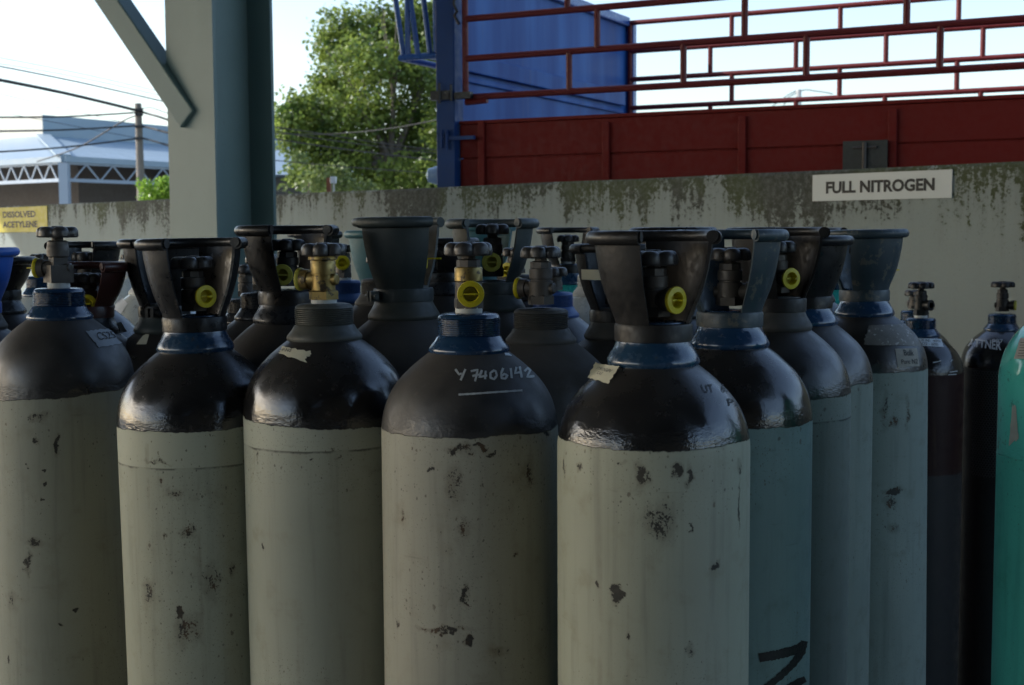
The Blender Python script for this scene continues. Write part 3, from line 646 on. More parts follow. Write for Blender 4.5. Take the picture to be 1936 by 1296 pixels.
# cream label round the brown guard plate
gl = MB(); rows = []
zr = pix(1107, 521, 2.2).z
for i in range(13):
    a = R_(-62 + i * 4.0); rows.append([Vector(((.0692 - .0) * math.sin(a), -.0692 * math.cos(a), zr - .0085)), Vector((.0700 * math.sin(a), -.0700 * math.cos(a), zr + .0085))])
gl.quadgrid(rows); gl.build("paper_label", M_paper, u1.root)
# wire netting on the dark cylinder: open hexagons of thin cord
nt = MB(); a0, a1, z1 = -75, 60, CYL["p3"].zf - .115
R12 = CYL["p3"].R + .0012
hs = .0085
def cyp(u, z): a = u / CYL["p3"].R; return Vector((R12 * math.sin(a), -R12 * math.cos(a), z))
for i in range(-14, 12):
    for j in range(0, 46):
        u = i * hs * 1.0 + (hs * .5 if j % 2 else 0); z = z1 - j * hs * .8
        nt.tube([cyp(u - hs / 2, z), cyp(u, z - hs * .3)], .0006, 4, cap=False)
        nt.tube([cyp(u, z - hs * .3), cyp(u + hs / 2, z)], .0006, 4, cap=False)
        nt.tube([cyp(u, z - hs * .3), cyp(u, z - hs * .8)], .0006, 4, cap=False)
nt.build("netting", flat_mat("grey_net_cord", (.12, .12, .115), .5), c12.root)

# ------------------------------------------------------------------ ground
t = NT("concrete_ground"); P = t.tc.outputs["Object"]
g1 = t.noise(P, .6, 5); g2 = t.noise(P, 9, 5)
m = t.out(t.mix(g1, (.185, .20, .20), t.mix(g2, (.24, .258, .255), (.30, .318, .31))), .85, 0, g2, .3, .01)
mb = MB(); mb.quadgrid([[(-400, -400, 0), (400, -400, 0)], [(-400, 600, 0), (400, 600, 0)]])
tag(mb.build("ground", m, smooth=False), kind="structure")

# ------------------------------------------------------------------ boundary wall
WA = pix(1936, 306, 4.35); ztop = WA.z
dl = ray(0, 391); WB = CAM + dl * ((ztop - CAM.z) / dl.z)
wd = Vector((WB.x - WA.x, WB.y - WA.y, 0)).normalized()      # runs to the left and away
wn = Vector((wd.y, -wd.x, 0));
if wn.dot(CAM - WA) < 0: wn = -wn                            # towards the yard
W0 = WA - wd * 6; W1 = WB + wd * 8
t = NT("stained_concrete_wall"); P = t.tc.outputs["Object"]; s3 = t.sep(P)
dep = t.math('SUBTRACT', ztop, s3[2])
base = t.mix(t.noise(P, 1.6, 5), (.225, .262, .252), (.31, .35, .335))
base = t.mix(t.ramp(t.noise(t.vmath('MULTIPLY', P, (14, 14, 1.0)), 1.0, 4), .5, .8, 0, .35), base, (.21, .22, .20))
big = t.noise(t.vmath('MULTIPLY', P, (1.5, 1.5, .5)), 1.0, 3)
med = t.noise(t.vmath('MULTIPLY', P, (6, 6, 1.6)), 1.0, 4, .6)
drip = t.noise(t.vmath('MULTIPLY', P, (24, 24, 1.5)), 1.0, 5, .65)
fine = t.noise(P, 55, 6, .75)
reach = t.math('ADD', t.math('MULTIPLY', big, .55), t.math('ADD', t.math('MULTIPLY', med, .42), t.math('ADD', t.math('MULTIPLY', drip, .38), t.math('MULTIPLY', fine, .16))))
e1 = t.math('SUBTRACT', t.math('SUBTRACT', reach, .655), t.math('MULTIPLY', dep, .80))
soft = t.ramp(e1, -.10, .10)
hard = t.ramp(t.math('ADD', e1, t.math('MULTIPLY', t.math('SUBTRACT', fine, .5), .35)), .0, .05)
stc = t.mix(t.noise(P, 11, 4), (.022, .024, .020), (.065, .066, .050))
grn = t.mix(fine, (.028, .036, .014), (.07, .085, .026))
c = t.mix(t.math('MULTIPLY', soft, .42), base, (.13, .135, .11))
c = t.mix(t.math('MULTIPLY', hard, t.ramp(fine, .30, .62, .55, .95)), c, t.mix(t.ramp(t.noise(P, 2.4, 4), .46, .60), stc, grn))
speck = t.math('MULTIPLY', t.ramp(t.noise(P, 130, 4, .7), .62, .68), t.ramp(e1, -.28, .02))
c = t.mix(t.math('MULTIPLY', speck, .7), c, (.05, .05, .035))
m = t.out(c, .9, 0, t.math('ADD', fine, t.noise(P, 9, 4)), .35, .004)
mb = MB()
th = .12
def wallpt(p, off, z): q = p - wn * off; return (q.x, q.y, z)
N = 40; rows = []
prof = [(0, 0), (0, ztop - .008), (.006, ztop), (th - .006, ztop), (th, ztop - .008), (th, 0)]
for i in range(N + 1):
    p = W0 + (W1 - W0) * (i / N)
    rows.append([wallpt(p, o_, z_ + (random.uniform(-.002, .002) if z_ > 1 else 0)) for (o_, z_) in prof])
mb.quadgrid(rows)
wall = mb.build("boundary_wall", m, sharp=30)
tag(wall, "concrete boundary wall with dark mossy drip stains along its top", "wall")

def wall_sign(name, label, quad_px, mat, texts, back=.004, cat="sign"):
    """a thin plate on the wall between two image columns"""
    (xl, yt), (xr, yb) = quad_px
    pT = pix_plane(xl, yt[0], WA + wn * back, wn); pB = pix_plane(xl, yb[0], WA + wn * back, wn)
    qT = pix_plane(xr, yt[1], WA + wn * back, wn)
    X = Vector((qT.x - pT.x, qT.y - pT.y, 0)); w = X.length; X.normalize(); h = pT.z - pB.z
    root = empty(name, (pT.x, pT.y, pB.z)); tag(root, label, cat)
    o3 = Vector((pT.x, pT.y, pB.z)); Z = Vector((0, 0, 1))
    pb = MB(); pb.box(X * (w / 2) + Z * (h / 2), (w, .004, h), ax=(X, wn, Z)); pb.build("sign_plate", mat, root, smooth=False)
    tb = MB()
    for (body, x0, x1, y0, y1, bold) in texts:
        v, f = text_mesh(body, bold); n0 = len(tb.v)
        tb.v += [tuple(X * (w * (x0 + (x1 - x0) * s)) + Z * (h * (y0 + (y1 - y0) * q)) + wn * .0032) for s, q in v]
        tb.f += [tuple(n0 + k for k in q) for q in f]
    tb.build("lettering", M_ink, root, smooth=False)
    return root
# sign plates
t = NT("sign_white_sheet"); P = t.tc.outputs["Object"]
m_sign = t.out(t.mix(t.noise(P, 6, 3), (.38, .425, .43), (.48, .525, .53)), .35)
wall_sign("wall_sign", "white sign reading full nitrogen high on the stained wall", ((1537, (331, 0)), (1801, (323, 0)))[0:0] or ((1537, (331.5, 323.5)), (1801, (381, 377))), m_sign,
          [("FULL NITROGEN", .105, .885, .27, .73, .04)])
m_ysign = paint("yellow_sign_sheet", (.36, .31, .008), .5, var=.2, scale=8, bump=.05)
wall_sign("wall_sign", "yellow sign reading dissolved acetylene on the wall, cut by the picture edge", ((-14, (394, 391)), (89, (440, 436))), m_ysign,
          [("DISSOLVED", .20, .80, .58, .84, .035), ("ACETYLENE", .19, .83, .18, .44, .035)])

# ------------------------------------------------------------------ canopy: steel column, brace and roof over the yard
t = NT("green_grey_steel"); P = t.tc.outputs["Object"]
cn = t.noise(P, 4, 4); c = t.mix(cn, (.115, .175, .168), (.165, .24, .23))
c = t.mix(t.ramp(t.noise(P, 70, 4, .7), .66, .72, 0, .6), c, (.08, .075, .06))
M_steel = t.out(c, .5, 0, t.noise(P, 90, 3), .1, .002)
canopy = empty("steel_canopy", (0, 0, 0)); tag(canopy, "grey green steel canopy with H section post and slanted brace", "canopy")
Zc = 6.2
fa = Vector((.707, -.707, 0)); fb = Vector((.707, .707, 0)); up = Vector((0, 0, 1))
pL = pix(319, 300, Zc + .1); pR = pix(407, 300, Zc - .1)
wf = (Vector((pR.x, pR.y, 0)) - Vector((pL.x, pL.y, 0))); fa = wf.normalized(); fb = Vector((-fa.y, fa.x, 0))
if fb.y < 0: fb = -fb
wfl = wf.length; mid = (Vector((pL.x, pL.y, 0)) + Vector((pR.x, pR.y, 0))) / 2
pf = pix(520, 300, Zc + .1); dep = (Vector((pf.x, pf.y, 0)) - mid).dot(fb) 
# depth so that the far flange's right edge falls where it should
best = None
for k in range(10, 90):
    L = k / 100; q = mid + fa * (wfl / 2) + fb * L; q.z = 2.0
    dd = q - CAM; xx = CX + FPX * dd.dot(cr) / dd.dot(f_)
    if best is None or abs(xx - 520) < best[0]: best = (abs(xx - 520), L)
Lw = best[1]; HT = 4.7
cb = MB(); tf = .016
cb.box(mid + fb * (tf / 2) + up * (HT / 2), (wfl, tf, HT), ax=(fa, fb, up))
cb.box(mid + fb * (Lw - tf / 2) + up * (HT / 2), (wfl, tf, HT), ax=(fa, fb, up))
cb.box(mid + fb * (Lw / 2) + up * (HT / 2), (.011, Lw - 2 * tf, HT - .002), ax=(fa, fb, up))
cb.build("column", M_steel, canopy, smooth=False)
# brace: square tube welded to the near flange, rising along the eaves
bs = pix(334, 190, 6.0)
bs = pix_plane(352, 226, mid - fb * .02, fb) + fb * .045
be = pix_plane(118, -140, mid - fb * .06, fb)
bb = MB(); bb.beam(bs, be, .10, .112); bb.build("brace", M_steel, canopy, smooth=False, bevel=.006)
# roof: from over the wall back over the yard
roofm = paint("roof_sheet", (.055, .058, .055), .6, var=.2, scale=3)
ro = WA + wd * 3.0; ro.z = 0
def rp(a, b, z): q = ro + wd * a + wn * b; return Vector((q.x, q.y, z))
ra0, ra1, rb0, rb1, rz = -10.0, 9.0, .40, 14.5, 4.75
rf = MB(); rows = []
nn = 120
for i in range(nn + 1):
    a = ra0 + (ra1 - ra0) * i / nn; dz = .03 * (1 if i % 4 in (1, 2) else 0)
    rows.append([rp(a, rb0, rz + dz), rp(a, rb1, rz + .5 + dz)])
rf.quadgrid(rows)
rows = [[p + Vector((0, 0, .004)) for p in r] for r in rows]
rf.quadgrid(rows)
rf.build("roof", roofm, canopy, smooth=False)
pu = MB()
for b in (1, 2.5, 4, 5.5, 7, 8.5, 10, 11.5, 13): pu.beam(rp(ra0, b, rz - .02 + (b - rb0) / (rb1 - rb0) * .5), rp(ra1, b, rz - .02 + (b - rb0) / (rb1 - rb0) * .5), .06, .12)
pu.build("purlins", M_steel, canopy, smooth=False)
# unseen walls added to block light: one end and part of the back
M_shadewall = paint("shade_wall_dark", (.07, .072, .068), .7, var=.25, scale=2)
def shade_wall(p, q_, z0, z1):
    d = (q_ - p); L = d.length; X = d.normalized(); n_ = Vector((-X.y, X.x, 0)); b_ = MB()
    b_.box((p + q_) / 2 + up * ((z0 + z1) / 2), (L, .08, z1 - z0), ax=(X, n_, up)); b_.build("added_shade_wall", M_shadewall, canopy, smooth=False)
shade_wall(rp(ra0, 12.5, 0), rp(-4.8, 12.5, 0), 0, rz + .55)
shade_wall(rp(ra0 + .1, 12.4, 0), rp(ra0 + .1, 3.0, 0), 0, rz + .2)


# ------------------------------------------------------------------ truck behind the wall
TZ = 6.76
C0 = pix(857, 300, TZ); C0 = Vector((C0.x, C0.y, 0))
ur = Vector((.8935, -.449, 0)); un = Vector((.449, .8935, 0)); WID = 2.3
truck = empty("cargo_truck", C0); tag(truck, "red sided cargo truck with blue end panel and pipe rails parked behind the wall", "truck")
OFF = -C0
def near(px, py, off=0.0): return pix_plane(px, py, C0 - un * off, un)
def far(px, py, off=0.0): return pix_plane(px, py, C0 + un * (WID + off), un)
def uu(p): return (p - C0).dot(ur)
class TB(MB):
    def build(s, name, mat, parent=None, **k):
        s.v = [(x - C0.x, y - C0.y, z - C0.z) for x, y, z in s.v] if not getattr(s, "loc", False) else s.v
        return MB.build(s, name, mat, parent, **k)
M_red = paint("red_truck_paint", (.150, .0125, .009), .6, spec=.2, var=.05, scale=9, bump=.02, worn=(.06, .03, .025), wear=-.06)
M_redrail = paint("red_rail_paint", (.125, .0115, .011), .45, spec=.35, var=.2, scale=14, bump=.1)
t = NT("blue_panel_paint"); P = t.tc.outputs["Object"]
bn = t.noise(t.vmath('MULTIPLY', P, (3, 3, .35)), 1.4, 4)
c = t.mix(t.ramp(bn, .35, .7), (.012, .060, .24), (.035, .125, .37))  # lighter upright streaks painted in as blurred reflections
c = t.mix(t.ramp(t.noise(t.vmath('MULTIPLY', P, (9, 9, 1.2)), 1.0, 4), .6, .8, 0, .35), c, (.10, .11, .16))
M_bluepanel = t.out(c, .5, 0, t.noise(P, 3, 2), .2, .02, spec=.15)
M_bluepost = paint("blue_post_paint", (.010, .045, .16), .45, spec=.2, var=.25, scale=8)
M_bluerack = paint("blue_rack_paint", (.02, .085, .30), .3, var=.2, scale=10)
zbt = near(885, 236).z                        # top of the red boards
u_end = 7.2
def T(u, n, z): return C0 + ur * u + un * n + Vector((0, 0, z))
def box_t(mb, u0, u1, n0, n1, z0, z1): mb.box(T((u0 + u1) / 2, (n0 + n1) / 2, (z0 + z1) / 2), (u1 - u0, n1 - n0, z1 - z0), ax=(ur, un, Vector((0, 0, 1))))
u_b0 = uu(near(870, 300)); zsm = near(1000, 296).z
zb0 = 1.25
bd = TB(); box_t(bd, u_b0, u_end, 0, .03, zsm + .003, zbt); box_t(bd, u_b0, u_end, .002, .03, zb0, zsm - .003); box_t(bd, u_b0 + .01, u_end, .012, .028, zsm - .02, zsm + .02); bd.build("side_board", M_red, truck, smooth=False, bevel=.004)
for px in (912, 1147, 1404, 1688, 2000):
    u = uu(near(px, 290)); rb = TB(); box_t(rb, u - .018, u + .018, -.016, -.001, zb0, zbt - (.02 if px > 950 else -.015)); rb.build("board_post", M_red, truck, smooth=False, bevel=.004)
tr = TB(); box_t(tr, u_b0, u_end, -.008, .036, zbt + .001, zbt + .018); tr.build("board_cap", M_red, truck, smooth=False, bevel=.003)
fbm = TB(); box_t(fbm, u_b0, u_end, WID - .03, WID, zb0, zbt - .0); fbm.build("side_board", M_red, truck, smooth=False)
fl = TB(); box_t(fl, .05, u_end, .031, WID - .031, zb0 - .12, zb0); fl.build("load_floor", M_bluepost, truck, smooth=False)
ch = TB()
for n in (.75, WID - .75): box_t(ch, .1, u_end + 1.5, n - .05, n + .05, .75, zb0 - .125)
ch.build("chassis", M_guard, truck, smooth=False)
M_tyre = flat_mat("tyre_rubber", (.02, .02, .02), .85)
for u in (1.6, 5.4):
    for n in (.2, WID - .2):
        wm = TB(); Mx = Matrix.Translation(T(u, n, .5)) @ Matrix(((ur.x, 0, un.x, 0), (ur.y, 0, un.y, 0), (0, 1, 0, 0), (0, 0, 0, 1)))
        wm.lathe([(.25, -.12), (.46, -.13), (.5, -.1), (.5, .1), (.46, .13), (.25, .12)], 32, M=Mx); wo = wm.build("wheel", M_tyre, truck)
        wr = TB(); wr.lathe([(.02, -.04), (.18, -.05), (.25, -.1), (.25, .1), (.18, .05), (.02, .04)], 24, M=Mx); wr.build("wheel_rim", M_bluepost, wo)
# near side pipe rails
rr = .0160
zs = [near(885, 37).z, near(885, 112).z, near(885, 185).z]
z3, z2, z1 = zs; dz = (z3 - z1) / 2; z4 = z3 + dz
u0r = uu(near(882, 100)); no = -.012
rl = TB()
for z in (z1, z2, z3, z4): rl.tube([T(u0r, no, z), T(u_end, no, z)], rr, 10)
rl.tube([T(u0r, no, z1 - .0), T(u0r, no, z4 + .1)], rr, 10)
rl.tube([T(u0r + .0, no, z1 - .025), T(u0r + .12, no, z1 - .02)], rr * .9, 8)
for px, a, b in ((1078, z1, z2), (1294, z1, z2), (1526, z1, z2), (1778, z1, z2), (2050, z1, z2), (1131, z2, z3), (1409, z2, z3), (1714, z2, z3), (2020, z2, z3), (1075, z3, z4), (1330, z3, z4), (1610, z3, z4), (1900, z3, z4)):
    u = uu(near(px, 100)); rl.tube([T(u, no, a), T(u, no, b)], rr * .95, 10)
rl.build("pipe_rail", M_redrail, truck)
# far side rails
rl = TB(); zf_ = [far(1191, y).z for y in (44, 98, 151, 205)]; uf = uu(far(1191, 120))
for z in zf_: rl.tube([T(uf, WID, z), T(u_end, WID, z)], rr, 10)
rl.tube([T(uf, WID, zbt), T(uf, WID, zf_[0])], rr, 10)
for px, a, b in ((1383, 0, 1), (1588, 0, 1), (1811, 0, 1), (1343, 1, 2), (1505, 1, 2), (1675, 1, 2), (1858, 1, 2), (1384, 2, 3), (1588, 2, 3), (1810, 2, 3)):
    u = uu(far(px, 100)); rl.tube([T(u, WID, zf_[b]), T(u, WID, zf_[a])], rr * .95, 10)
for px in (1343, 1505, 1673, 1854):
    u = uu(far(px, 190)); rl.tube([T(u, WID, zbt), T(u, WID, zf_[3])], rr * .95, 10)
rl.build("pipe_rail", M_redrail, truck)
# blue end panel and posts
zpt = far(1172, 44).z
bp = TB(); box_t(bp, -.03, .0, .05, WID, zb0 - .3, zpt - .03); bp.build("end_panel", M_bluepanel, truck, smooth=False)
bb = TB(); box_t(bb, .003, .03, .05, WID - .08, far(1165, 210).z + .02, far(1165, 210).z + .11); box_t(bb, .003, .016, .05, WID - .08, far(1165, 210).z - .03, far(1165, 210).z + .0); bb.build("panel_rib", M_bluepanel, truck, smooth=False, bevel=.006)
tp = TB(); box_t(tp, -.05, .03, .05, WID, zpt - .028, zpt + .03); tp.build("panel_cap", M_bluerack, truck, smooth=False, bevel=.008)
po = TB(); box_t(po, -.07, .035, -.045, .048, 1.05, zpt + 1.2); po.build("corner_post", M_bluepost, truck, smooth=False, bevel=.005)
po = TB(); box_t(po, -.055, .05, WID + .002, WID + .06, 1.05, zpt - .0); po.build("corner_post", M_bluerack, truck, smooth=False, bevel=.005)  # far post in a brighter blue, painted as if sunlit
# rack reaching out beyond the panel
rk = TB(); zr_ = near(757, 110).z; ul = uu(near(757, 110))
A0 = T(ul, 0, zr_); B0 = T(-.07, 0, zr_)
rk.tube([A0, B0], .016, 10); rk.tube([A0, T(ul, WID, zr_)], .016, 10); rk.tube([T(ul * .45, 0, zr_), T(ul * .45, WID, zr_)], .016, 8)
rk.tube([T(ul, WID, zr_), T(-.07, WID, zr_)], .022, 10)
for (xa, xb, yb) in ((748, 763, 106), (770, 771, 105), (776, 790, 104), (801, 813, 101), (823, 824, 99), (829, 838, 96)):
    p = near(xb, yb); q = near(xa, 0); q = p + (q - p) * 1.6; rk.tube([p, q], .0135, 8)
rk.build("overhang_rack", M_bluerack, truck)
# latches, chain hooks, lock plate
lt = TB(); pz = near(865, 182).z; box_t(lt, -.085, .02, -.075, -.047, pz - .022, pz + .022); box_t(lt, .04, .13, -.06, -.03, pz - .02, pz + .012)
lt.tube([T(-.03, -.08, pz - .04), T(-.03, -.08, pz + .06)], .007, 6); lt.tube([T(.03, -.07, pz - .03), T(.03, -.07, pz + .05)], .007, 6); lt.build("latch", M_guard, truck, smooth=False)
lt = TB(); pz = near(860, 262).z; box_t(lt, .0, .15, -.06, -.046, pz - .012, pz + .006); lt.tube([T(-.03, -.06, pz - .05), T(-.03, -.06, pz + .04)], .008, 6); lt.tube([T(0.0, -.065, pz - .06), T(0.0, -.065, pz + .03)], .007, 6); box_t(lt, -.06, .0, -.06, -.046, pz + .02, pz + .04); lt.build("latch", M_bluepost, truck, smooth=False)
hk = TB(); hz = near(860, 10).z
pts = [near(862, -20, .06), near(858, 8, .06), near(864, 22, .06), near(859, 30, .06), near(868, 46, .06)]
hk.tube(pts, .008, 6); hk.build("chain_hook", M_guard, truck)
lp = TB(); ua, ub = uu(near(1597, 290)), uu(near(1681, 290)); za, zb = near(1640, 315).z, near(1640, 267).z
box_t(lp, ua, ub, -.036, -.03, za - .04, zb); lpo = lp.build("lock_plate", paint("dark_lock_plate", (.03, .035, .032), .5), truck, smooth=False)
lk = TB(); ul2 = (ua + ub) / 2; lk.tube([T(ul2, -.05, za - .02), T(ul2, -.05, za + .10)], .009, 8); lk.tube([T(ul2 - .05, -.042, zb - .03), T(ul2 + .05, -.042, zb - .03)], .006, 6); lk.build("padlock", M_bronze, lpo)
mi = TB(); pm_ = near(838, 332, -.3); mi.lathe([(.001, -.09), (.035, -.08), (.05, -.03), (.05, .05), (.03, .09), (.001, .1)], 16, M=Matrix.Translation(pm_) @ Matrix.Rotation(PI / 2, 4, 'Y')); mi.tube([pm_, pm_ - Vector((0, 0, .4))], .012, 6)
mi.build("side_lamp", flat_mat("pale_blue_lamp", (.35, .5, .65), .3), truck)

# ------------------------------------------------------------------ building far left
Mw = paint("pale_roof_metal", (.25, .325, .38), .45, var=.08, scale=1.0, bump=.02)
t = NT("blue_metal_roofing"); P = t.tc.outputs["UV"]
wv = t.n.new("ShaderNodeTexWave"); wv.inputs["Scale"].default_value = 5; t.L(P, wv.inputs["Vector"])
M_roof = t.out(t.mix(t.noise(t.tc.outputs["Object"], .7, 4), (.20, .27, .34), (.27, .35, .42)), .4, .1)
M_cream = paint("cream_cladding", (.50, .50, .43), .6, var=.08, scale=.8, worn=(.4, .3, .2), wear=.015, bump=.02)
M_bluecol = paint("blue_white_steel", (.30, .36, .42), .5, var=.06, scale=2)
M_brown = paint("brown_wall", (.105, .085, .07), .8, var=.15, scale=2)
M_darkdoor = flat_mat("dark_opening", (.02, .022, .024), .5)
DZ = 36.0
E0 = pix(120, 296, DZ); ze = E0.z; E = Vector((E0.x, E0.y, 0))
dr = Vector((.5, .866, 0)); dlf = Vector((-.8, .6, 0))
bld = empty("market_building", E); tag(bld, "pale metal roofed open building with truss eaves beyond the wall", "building")
class BB(TB):
    def build(s, name, mat, parent=None, **k):
        s.v = [(x - E.x, y - E.y, z) for x, y, z in s.v]; return MB.build(s, name, mat, parent, **k)
inn = (dr + dlf).normalized() * 1.0
LR, LL = 16, 14
zc = pix(81, 257, DZ + 4).z; zp = pix(81, 217, DZ + 4).z
H0 = pix(81, 257, DZ + 4.0); H = Vector((H0.x, H0.y, 0))
def q(p, z): return Vector((p.x, p.y, z))
# skirt roof
sk = BB(); sk.quadgrid([[q(E, ze), q(E + dlf * LL, ze)], [q(H, zc), q(H + dlf * LL, zc)]]); sk.build("roof", M_roof, bld, smooth=False)
sk = BB(); sk.quadgrid([[q(E, ze), q(E + dr * LR, ze)], [q(H, zc), q(H + dr * LR, zc)]]); sk.build("roof", Mw, bld, smooth=False)
hp = BB(); hp.beam(q(E, ze + .03), q(H, zc + .03), .4, .05); hp.build("hip_flashing", Mw, bld, smooth=False)
# upper box: sunlit side painted cream, shaded side painted blue grey
ub_ = BB(); ub_.quadgrid([[q(H, zc - .1), q(H + dlf * LL, zc - .1)], [q(H, zp), q(H + dlf * LL, zp)]]); ub_.build("upper_wall", M_cream, bld, smooth=False)
ub_ = BB(); ub_.quadgrid([[q(H, zc - .1), q(H + dr * LR, zc - .1)], [q(H, zp), q(H + dr * LR, zp)]]); ub_.build("upper_wall", Mw, bld, smooth=False)
ub_ = BB(); ub_.quadgrid([[q(H, zp), q(H + dlf * LL, zp)], [q(H + dr * LR, zp), q(H + dr * LR + dlf * LL, zp)]]); ub_.build("roof", M_roof, bld, smooth=False)
# gutter, truss, posts
for d_, L_ in ((dlf, LL), (dr, LR)):
    gt = BB(); gt.beam(q(E, ze - .07), q(E + d_ * L_, ze - .07), .16, .16); gt.build("gutter", Mw, bld, smooth=False)
    tr_ = BB(); z_a, z_b = ze - .18, ze - .62
    tr_.beam(q(E, z_b), q(E + d_ * L_, z_b), .07, .09); tr_.beam(q(E, z_a), q(E + d_ * L_, z_a), .05, .05)
    st_ = .95 if d_ is dr else .6; k = .3
    while k < L_ - st_:
        tr_.beam(q(E + d_ * k, z_b), q(E + d_ * (k + st_ / 2), z_a), .03, .032); tr_.beam(q(E + d_ * (k + st_ / 2), z_a), q(E + d_ * (k + st_), z_b), .03, .032); k += st_
    tr_.build("eaves_truss", M_bluecol, bld, smooth=False)
pc = BB(); pc.beam(q(E + dr * .05 + dlf * .05, 0), q(E + dr * .05 + dlf * .05, ze - .17), .24, .24); pc.build("post", M_bluecol, bld, smooth=False)
for d_ in (dr, dlf):
    pc = BB(); pc.beam(q(E + d_ * 12, 0), q(E + d_ * 12, ze - .65), .2, .2); pc.build("post", M_bluecol, bld, smooth=False)
# recessed walls with openings
wi = dr * 2.2 + dlf * 2.2
bw = BB(); bw.quadgrid([[q(E + wi, 0), q(E + wi + dlf * LL, 0)], [q(E + wi, ze + .3), q(E + wi + dlf * LL, ze + .3)]]); bw.build("wall", M_brown, bld, smooth=False)
bw = BB(); bw.quadgrid([[q(E + wi, 0), q(E + wi + dr * LR, 0)], [q(E + wi, ze + .3), q(E + wi + dr * LR, ze + .3)]]); bw.build("wall", M_brown, bld, smooth=False)
nl = Vector((dlf.y, -dlf.x, 0)); nl = nl if nl.dot(-E) > 0 else -nl
nr = Vector((dr.y, -dr.x, 0)); nr = nr if nr.dot(-E) > 0 else -nr
for (d_, n_, k, w, z0, z1) in ((dlf, nl, .35, .5, 0, 2.5), (dlf, nl, 2.3, .6, 0, 2.4), (dlf, nl, 5, 1.0, 0, 2.4), (dr, nr, .6, .9, 0, 2.4), (dr, nr, 3.5, 1.0, ze - 1.0, ze - .3), (dr, nr, 4.7, 1.0, ze - 1.0, ze - .3), (dr, nr, 5.9, 1.0, ze - 1.0, ze - .3), (dr, nr, 7.1, 1.0, ze - 1.0, ze - .3), (dr, nr, 8.3, 1.0, ze - 1.0, ze - .3)):
    dp = BB(); cpt = E + wi + d_ * (k + w / 2) + n_ * .03; dp.box(q(cpt, (z0 + z1) / 2), (w, .06, z1 - z0), ax=(d_, n_, Vector((0, 0, 1)))); dp.build("door" if z0 == 0 else "window", M_darkdoor, bld, smooth=False)

# shed behind the tree
S0 = pix(556, 312, 34); sh = empty("shed", (S0.x, S0.y, 0)); tag(sh, "low shed with bluish white roof half hidden by the tree", "shed")
sb = MB(); sb.box((-1.2, 1.5, S0.z / 2 - .15), (2.6, 2.6, S0.z - .3)); sb.build("wall", flat_mat("shed_wall", (.05, .05, .05), .8), sh, smooth=False)
sb = MB(); sb.quadgrid([[(-3, -.1, S0.z - .25), (.15, -.1, S0.z - .25)], [(-3, 1.5, S0.z + .45), (.15, 1.5, S0.z + .45)], [(-3, 3.1, S0.z - .25), (.15, 3.1, S0.z - .25)]]); sb.build("roof", M_roof, sh, smooth=False)
# house glimpsed through the leaves
S1 = pix(560, 292, 44); hs_ = empty("house", (S1.x, S1.y, 0)); tag(hs_, "brownish house glimpsed through the leaves beside the column", "house")
sb = MB(); sb.box((0, 2, S1.z / 2), (2.6, 3, S1.z)); sb.build("wall", flat_mat("house_wall", (.25, .19, .14), .8), hs_, smooth=False)
sb = MB(); sb.box((0, 2, S1.z + .1), (3.2, 3.6, .2)); sb.build("roof", flat_mat("house_roof", (.4, .4, .42), .6), hs_, smooth=False)

# ------------------------------------------------------------------ trees
def leaf_mat(name, dark, light, trans=.5):
    m = bpy.data.materials.new(name); m.use_nodes = True; nt = m.node_tree; nt.nodes.clear()
    o = nt.nodes.new("ShaderNodeOutputMaterial"); d = nt.nodes.new("ShaderNodeBsdfPrincipled"); tr = nt.nodes.new("ShaderNodeBsdfTranslucent")
    mx = nt.nodes.new("ShaderNodeMixShader"); mx.inputs[0].default_value = trans
    tc = nt.nodes.new("ShaderNodeTexCoord"); nz = nt.nodes.new("ShaderNodeTexNoise"); nz.inputs["Scale"].default_value = 2.2; nz.inputs["Detail"].default_value = 6
    nt.links.new(tc.outputs["Object"], nz.inputs["Vector"])
    rp_ = nt.nodes.new("ShaderNodeValToRGB"); rp_.color_ramp.elements[0].position = .35; rp_.color_ramp.elements[1].position = .68
    rp_.color_ramp.elements[0].color = (*dark, 1); rp_.color_ramp.elements[1].color = (*light, 1)
    nt.links.new(nz.outputs[0], rp_.inputs[0]); nt.links.new(rp_.outputs[0], d.inputs["Base Color"]); nt.links.new(rp_.outputs[0], tr.inputs["Color"])
    d.inputs["Roughness"].default_value = .4
    nt.links.new(d.outputs[0], mx.inputs[1]); nt.links.new(tr.outputs[0], mx.inputs[2]); nt.links.new(mx.outputs[0], o.inputs["Surface"])
    return m
def leaves(mb, centers, n, size, rnd, droop=.3):
    tot = sum(r ** 2 for _, r in centers)
    for (c, r) in centers:
        for _ in range(int(n * r * r / tot)):
            # clumps: leaves gather on twigs near the lobe's shell
            d = Vector((rnd.gauss(0, 1), rnd.gauss(0, 1), rnd.gauss(0, 1))).normalized()
            tw = c + d * r * (rnd.random() ** .45) * (1 + .35 * mnoise.noise(d * 2.3 + c))
            for _k in range(5):
                p = tw + Vector((rnd.gauss(0, 1), rnd.gauss(0, 1), rnd.gauss(0, .7))) * size * .9
                a = Vector((rnd.gauss(0, 1), rnd.gauss(0, 1), rnd.gauss(-droop, .6))).normalized()
                b = a.cross(Vector((rnd.gauss(0, 1), rnd.gauss(0, 1), rnd.gauss(0, 1)))).normalized()
                L = size * rnd.uniform(.6, 1.2); w = L * .34
                n0 = len(mb.v)
                mb.v += [tuple(p), tuple(p + a * L * .5 + b * w), tuple(p + a * L), tuple(p + a * L * .5 - b * w)]
                mb.f.append((n0, n0 + 1, n0 + 2, n0 + 3))
M_bark = paint("bark", (.12, .10, .08), .9, var=.4, scale=6, bump=.4)
rnd = random.Random(5)
TD = 30.0
tree = empty("tree", (0, 0, 0)); tb_ = pix(735, 350, TD); tree.location = (tb_.x, tb_.y, 0)
